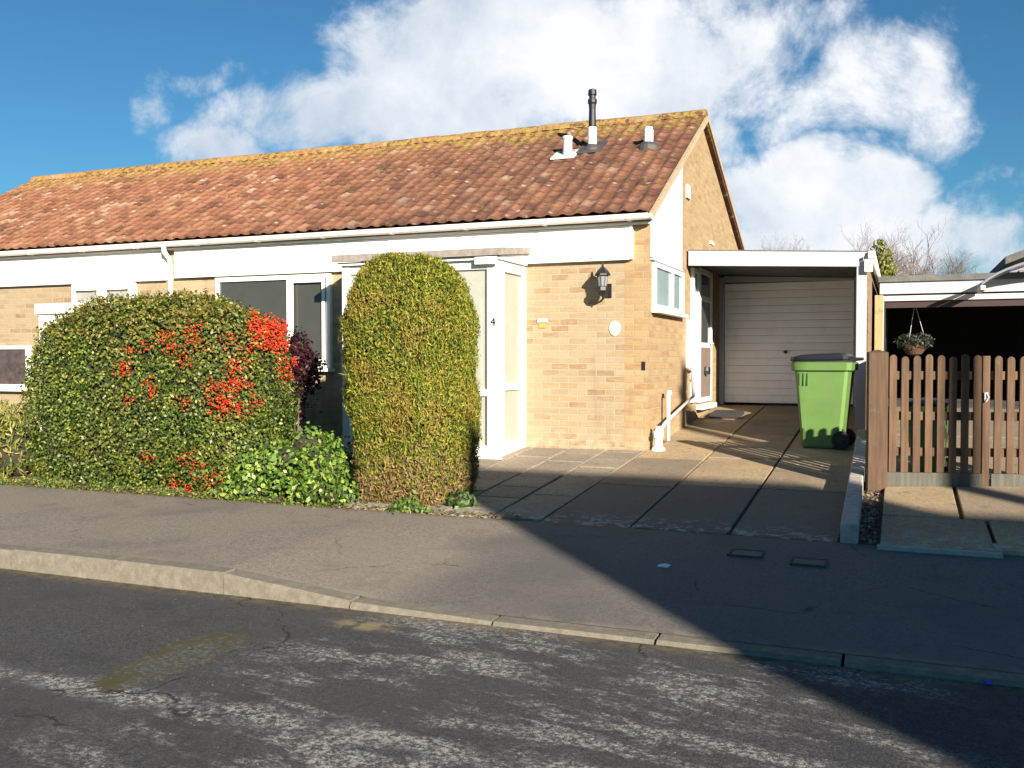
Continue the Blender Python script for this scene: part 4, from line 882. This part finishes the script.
shrub('dark_bush', 'dark leaved bush by the neighbour brick wall left of the hedge', 'bush', [(-7.0, -1.6, .95, .42, .35, .55), (-6.55, -1.7, .8, .3, .3, .5)], 3600, .05, .03, [(0, (.012, .022, .014)), (.6, (.03, .05, .025)), (1, (.07, .09, .035))])
shrub('weed_tuft', 'small green weed at the base of the tall conifer by the pavers', 'plant', [(-.88, -3.12, .30, .14, .10, .08)], 500, .06, .03, [(0, (.03, .06, .015)), (1, (.12, .2, .05))], rough=.03)
shrub('weed_tuft', 'spreading green weed at the conifer foot beside the pavement tarmac', 'plant', [(-1.25, -3.42, .26, .2, .08, .06)], 700, .05, .025, [(0, (.05, .10, .02)), (1, (.16, .28, .06))], rough=.03)
wp = []
for k in range(46):
    wx = random.choice((random.uniform(-6.2, -3.0), random.uniform(-6.2, -1.0))); wp.append((wx, -3.46+random.uniform(-.03, .03), random.uniform(.03, .09)))
ws = np.concatenate([np.stack([rng.normal(q[0], .05, 34), rng.normal(q[1], .03, 34), gz(-3.45)+rng.uniform(.0, q[2], 34)], 1) for q in wp])
tag(leaves('ground_weeds', ws, np.tile([0, -.4, .8], (len(ws), 1)), .045, .016, leafmat('weed_leaf', [(0, (.06, .10, .02)), (.6, (.15, .22, .04)), (1, (.28, .22, .07))]), None, .6, .9), 'small weeds along the foot of the hedge', 'weeds', kind='stuff')
a, b = sample([(hx, hy, hz+.05, .24, .22, .12)], 1500, .06, 14, None, .1); leaves('foliage', a, b, .045, .022, leafmat('basket_leaf', [(0, (.015, .025, .015)), (.8, (.045, .065, .035)), (1, (.16, .10, .14))]), hbk)  # leaf colours darkened for the shade inside the garage

# leaf litter along the back of the pavement
n = 2200; lx = rng.uniform(-6.5, -.2, n); ly = -3.43+rng.normal(size=n)*.06; lp = np.stack([lx, ly, np.array([gz(max(-3.45, q)) for q in ly])+.008], 1)
tag(leaves('fallen_leaves', lp, np.tile([0, 0, 1.], (n, 1)), .028, .018, leafmat('dry_leaf', [(0, (.10, .05, .02)), (.6, (.24, .16, .06)), (.75, (.12, .18, .03)), (1, (.20, .26, .05))], .8), None, 0, .3), 'dry fallen leaves along the hedge foot', 'leaves', kind='stuff')
n = 700; lx = rng.uniform(2.33, 2.52, n); ly = rng.uniform(-3.45, -1.2, n); lp = np.stack([lx, ly, np.array([gz(q) for q in ly])-.01+rng.uniform(0, .015, n)], 1)
tag(leaves('gravel', lp, np.tile([0, 0, 1.], (n, 1)), .03, .026, leafmat('pebble', [(0, (.16, .11, .07)), (1, (.50, .42, .30))], .8), None, 0, .5), 'loose pebbles between edging and slabs', 'gravel', kind='stuff')

# ------------------------------------------------------------ trees behind
def bare_tree(x, y, h, r0, label, seed, z0=.9, levels=5, m_=BARK, spread=.55, twig=.006, group='bare trees behind the garages'):
    rs = random.Random(seed); t = empty('bare_tree', (x, y, z0), label, 'tree', group); T = MB(); Cn = MB()
    def grow(p, d, l, r, k):
        b = T if k <= 1 else Cn; seg = 3; pts = [p]; q = p.copy(); dd = d.copy()
        for i in range(seg):
            dd = (dd+Vector((rs.gauss(0, .1), rs.gauss(0, .1), rs.gauss(.02, .06)))).normalized(); q = q+dd*(l/seg); pts.append(q.copy())
        r1 = max(twig*.6, r*.62); b.tube(pts, [r, r*.88, r*.75, r1], 7 if k < 2 else (5 if k < 4 else 3), cap=False)
        if k >= levels: return
        for i in range(rs.choice((3, 4, 4)) if k else 5):
            o_ = Vector((rs.gauss(0, 1), rs.gauss(0, 1), rs.gauss(.15, .6))).normalized(); nd = (dd+o_*spread*1.25).normalized()
            at = pts[-1] if i < 2 else pts[rs.choice((1, 2))]
            grow(at, nd, l*rs.uniform(.58, .8), r1*rs.uniform(.7, .95), k+1)
    grow(Vector((x, y, z0)), Vector((0, 0, 1)), h*.30, r0, 0)
    T.build('trunk', m_, t, smooth=True); Cn.build('crown', m_, t); return t
TW = mat('pale_twig', (.27, .215, .19), .9, var=.2)
def at_px(px, dist):
    c, s = math.cos(YAW), math.sin(YAW); a = (px-512)/F; return (CAMP.x+(-s+a*c)*dist, CAMP.y+(c+a*s)*dist)
for (px, dist, h, sd, lab) in ((835, 34, 7.0, 3, 'pale bare tree rising just over the garage roof'), (915, 30, 5.3, 5, 'wide bare tree beside the yellow green conifer'), (945, 33, 5.6, 8, 'bare tree with fine twigs above the open garage roof'), (800, 40, 6.8, 12, 'thin bare tree farthest behind the white garage fascia')):
    x_, y_ = at_px(px, dist); bare_tree(x_, y_, h, .12, lab, sd, m_=TW, levels=6)
x_, y_ = at_px(880, 24)
shrub('conifer_tree', 'yellow green conifer rising between the two garages', 'tree', [(x_, y_, 2.75, .36, .36, 1.78, 2.4)], 9000, .16, .05, [(0, (.06, .08, .015)), (.6, (.20, .22, .04)), (1, (.36, .32, .07))], up=1.5, rough=.08, stem=3)

# ------------------------------------------------------------ across the road (gives the long shadow)
e_ = math.tan(R(SUN_EL)); D = 22.0; G_ = (-2.3, -1.44, .39)
hx0 = G_[0]+D*math.sin(R(SUN_AZ)); hy0 = G_[1]-D*math.cos(R(SUN_AZ)); hh = G_[2]+D*e_
fb = empty('flat_roofed_house', (hx0+6, hy0-4, .2), 'flat roofed brick house across the road', 'house')
b = MB(); b.poly([(hx0, hy0, 0), (hx0+4.15, hy0, 0), (hx0+11.5, hy0-7, 0), (hx0+7.4, hy0-7, 0)], (0, 0, hh-.15)); b.poly([(hx0+4.2, hy0, 0), (hx0+20, hy0, 0), (hx0+20, hy0-7, 0), (hx0+11.55, hy0-7, 0)], (0, 0, hh-.62)); b.build('wall', BRD, fb)
b = MB(); b.poly([(hx0, hy0, hh-.149), (hx0+4.15, hy0, hh-.149), (hx0+11.5, hy0-7, hh-.149), (hx0+7.4, hy0-7, hh-.149)], (0, 0, .149)); b.poly([(hx0+4.2, hy0, hh-.619), (hx0+20, hy0, hh-.619), (hx0+20, hy0-7, hh-.619), (hx0+11.55, hy0-7, hh-.619)], (0, 0, .12)); b.build('roof', FELT, fb)
for k in range(4): frame_y2 = MB(); frame_y2.box(hx0+1.2+4*k, hx0+2.8+4*k, hy0+.002, hy0+.06, 1.3, 2.5); wv2 = frame_y2.build('window', UPVC, fb); pz = MB(); pz.box(hx0+1.28+4*k, hx0+2.72+4*k, hy0+.061, hy0+.066, 1.38, 2.42); pz.build('pane', GLASS, wv2)

# ------------------------------------------------------------ small things on the ground
def pav_z(x, y): return ktop(x)+(gz(-3.45)-ktop(x))*(y-YK-.125)/(2.34-.125)
IRON = mat('cast_iron', (.10, .095, .09), .75, var=.3, vscale=30, bump=.5)
for (x_, y_, lab) in ((1.70, -3.98, 'small square iron cover in the pavement nearer the drive joint'), (2.12, -4.08, 'square iron cover in the pavement before the concrete edging')):
    z_ = pav_z(x_, y_)+.003; b = MB(); b.box(x_-.10, x_+.10, y_-.09, y_+.09, z_-.02, z_+.002); o = b.build('access_cover', IRON, bevel=.002); tag(o, lab, 'access cover', 'pavement covers')
    b = MB()
    for r_ in ((-.115, .115, -.105, -.093), (-.115, .115, .093, .105), (-.115, -.103, -.092, .092), (.103, .115, -.092, .092)): b.box(x_+r_[0], x_+r_[1], y_+r_[2], y_+r_[3], z_-.02, z_+.006)
    b.build('rim', mat('rim_iron', (.05, .05, .05), .8), o)
b = MB(); z_ = pav_z(1.24, -4.48)
b.poly([(1.20, -4.49, z_+.004), (1.27, -4.50, z_+.004), (1.285, -4.475, z_+.014), (1.25, -4.465, z_+.018), (1.21, -4.47, z_+.01)], (0, 0, .006)); tag(b.build('litter_scrap', PLWHITE), 'crumpled white scrap of paper on the shaded pavement', 'litter')
b = MB(); b.tube([(3.03, -5.88, .095), (3.065, -5.87, .095)], .011, 8); tag(b.build('bottle_cap', mat('blue_plastic', (.05, .05, .5), .4)), 'tiny blue plastic scrap lying against the dropped kerb', 'litter')
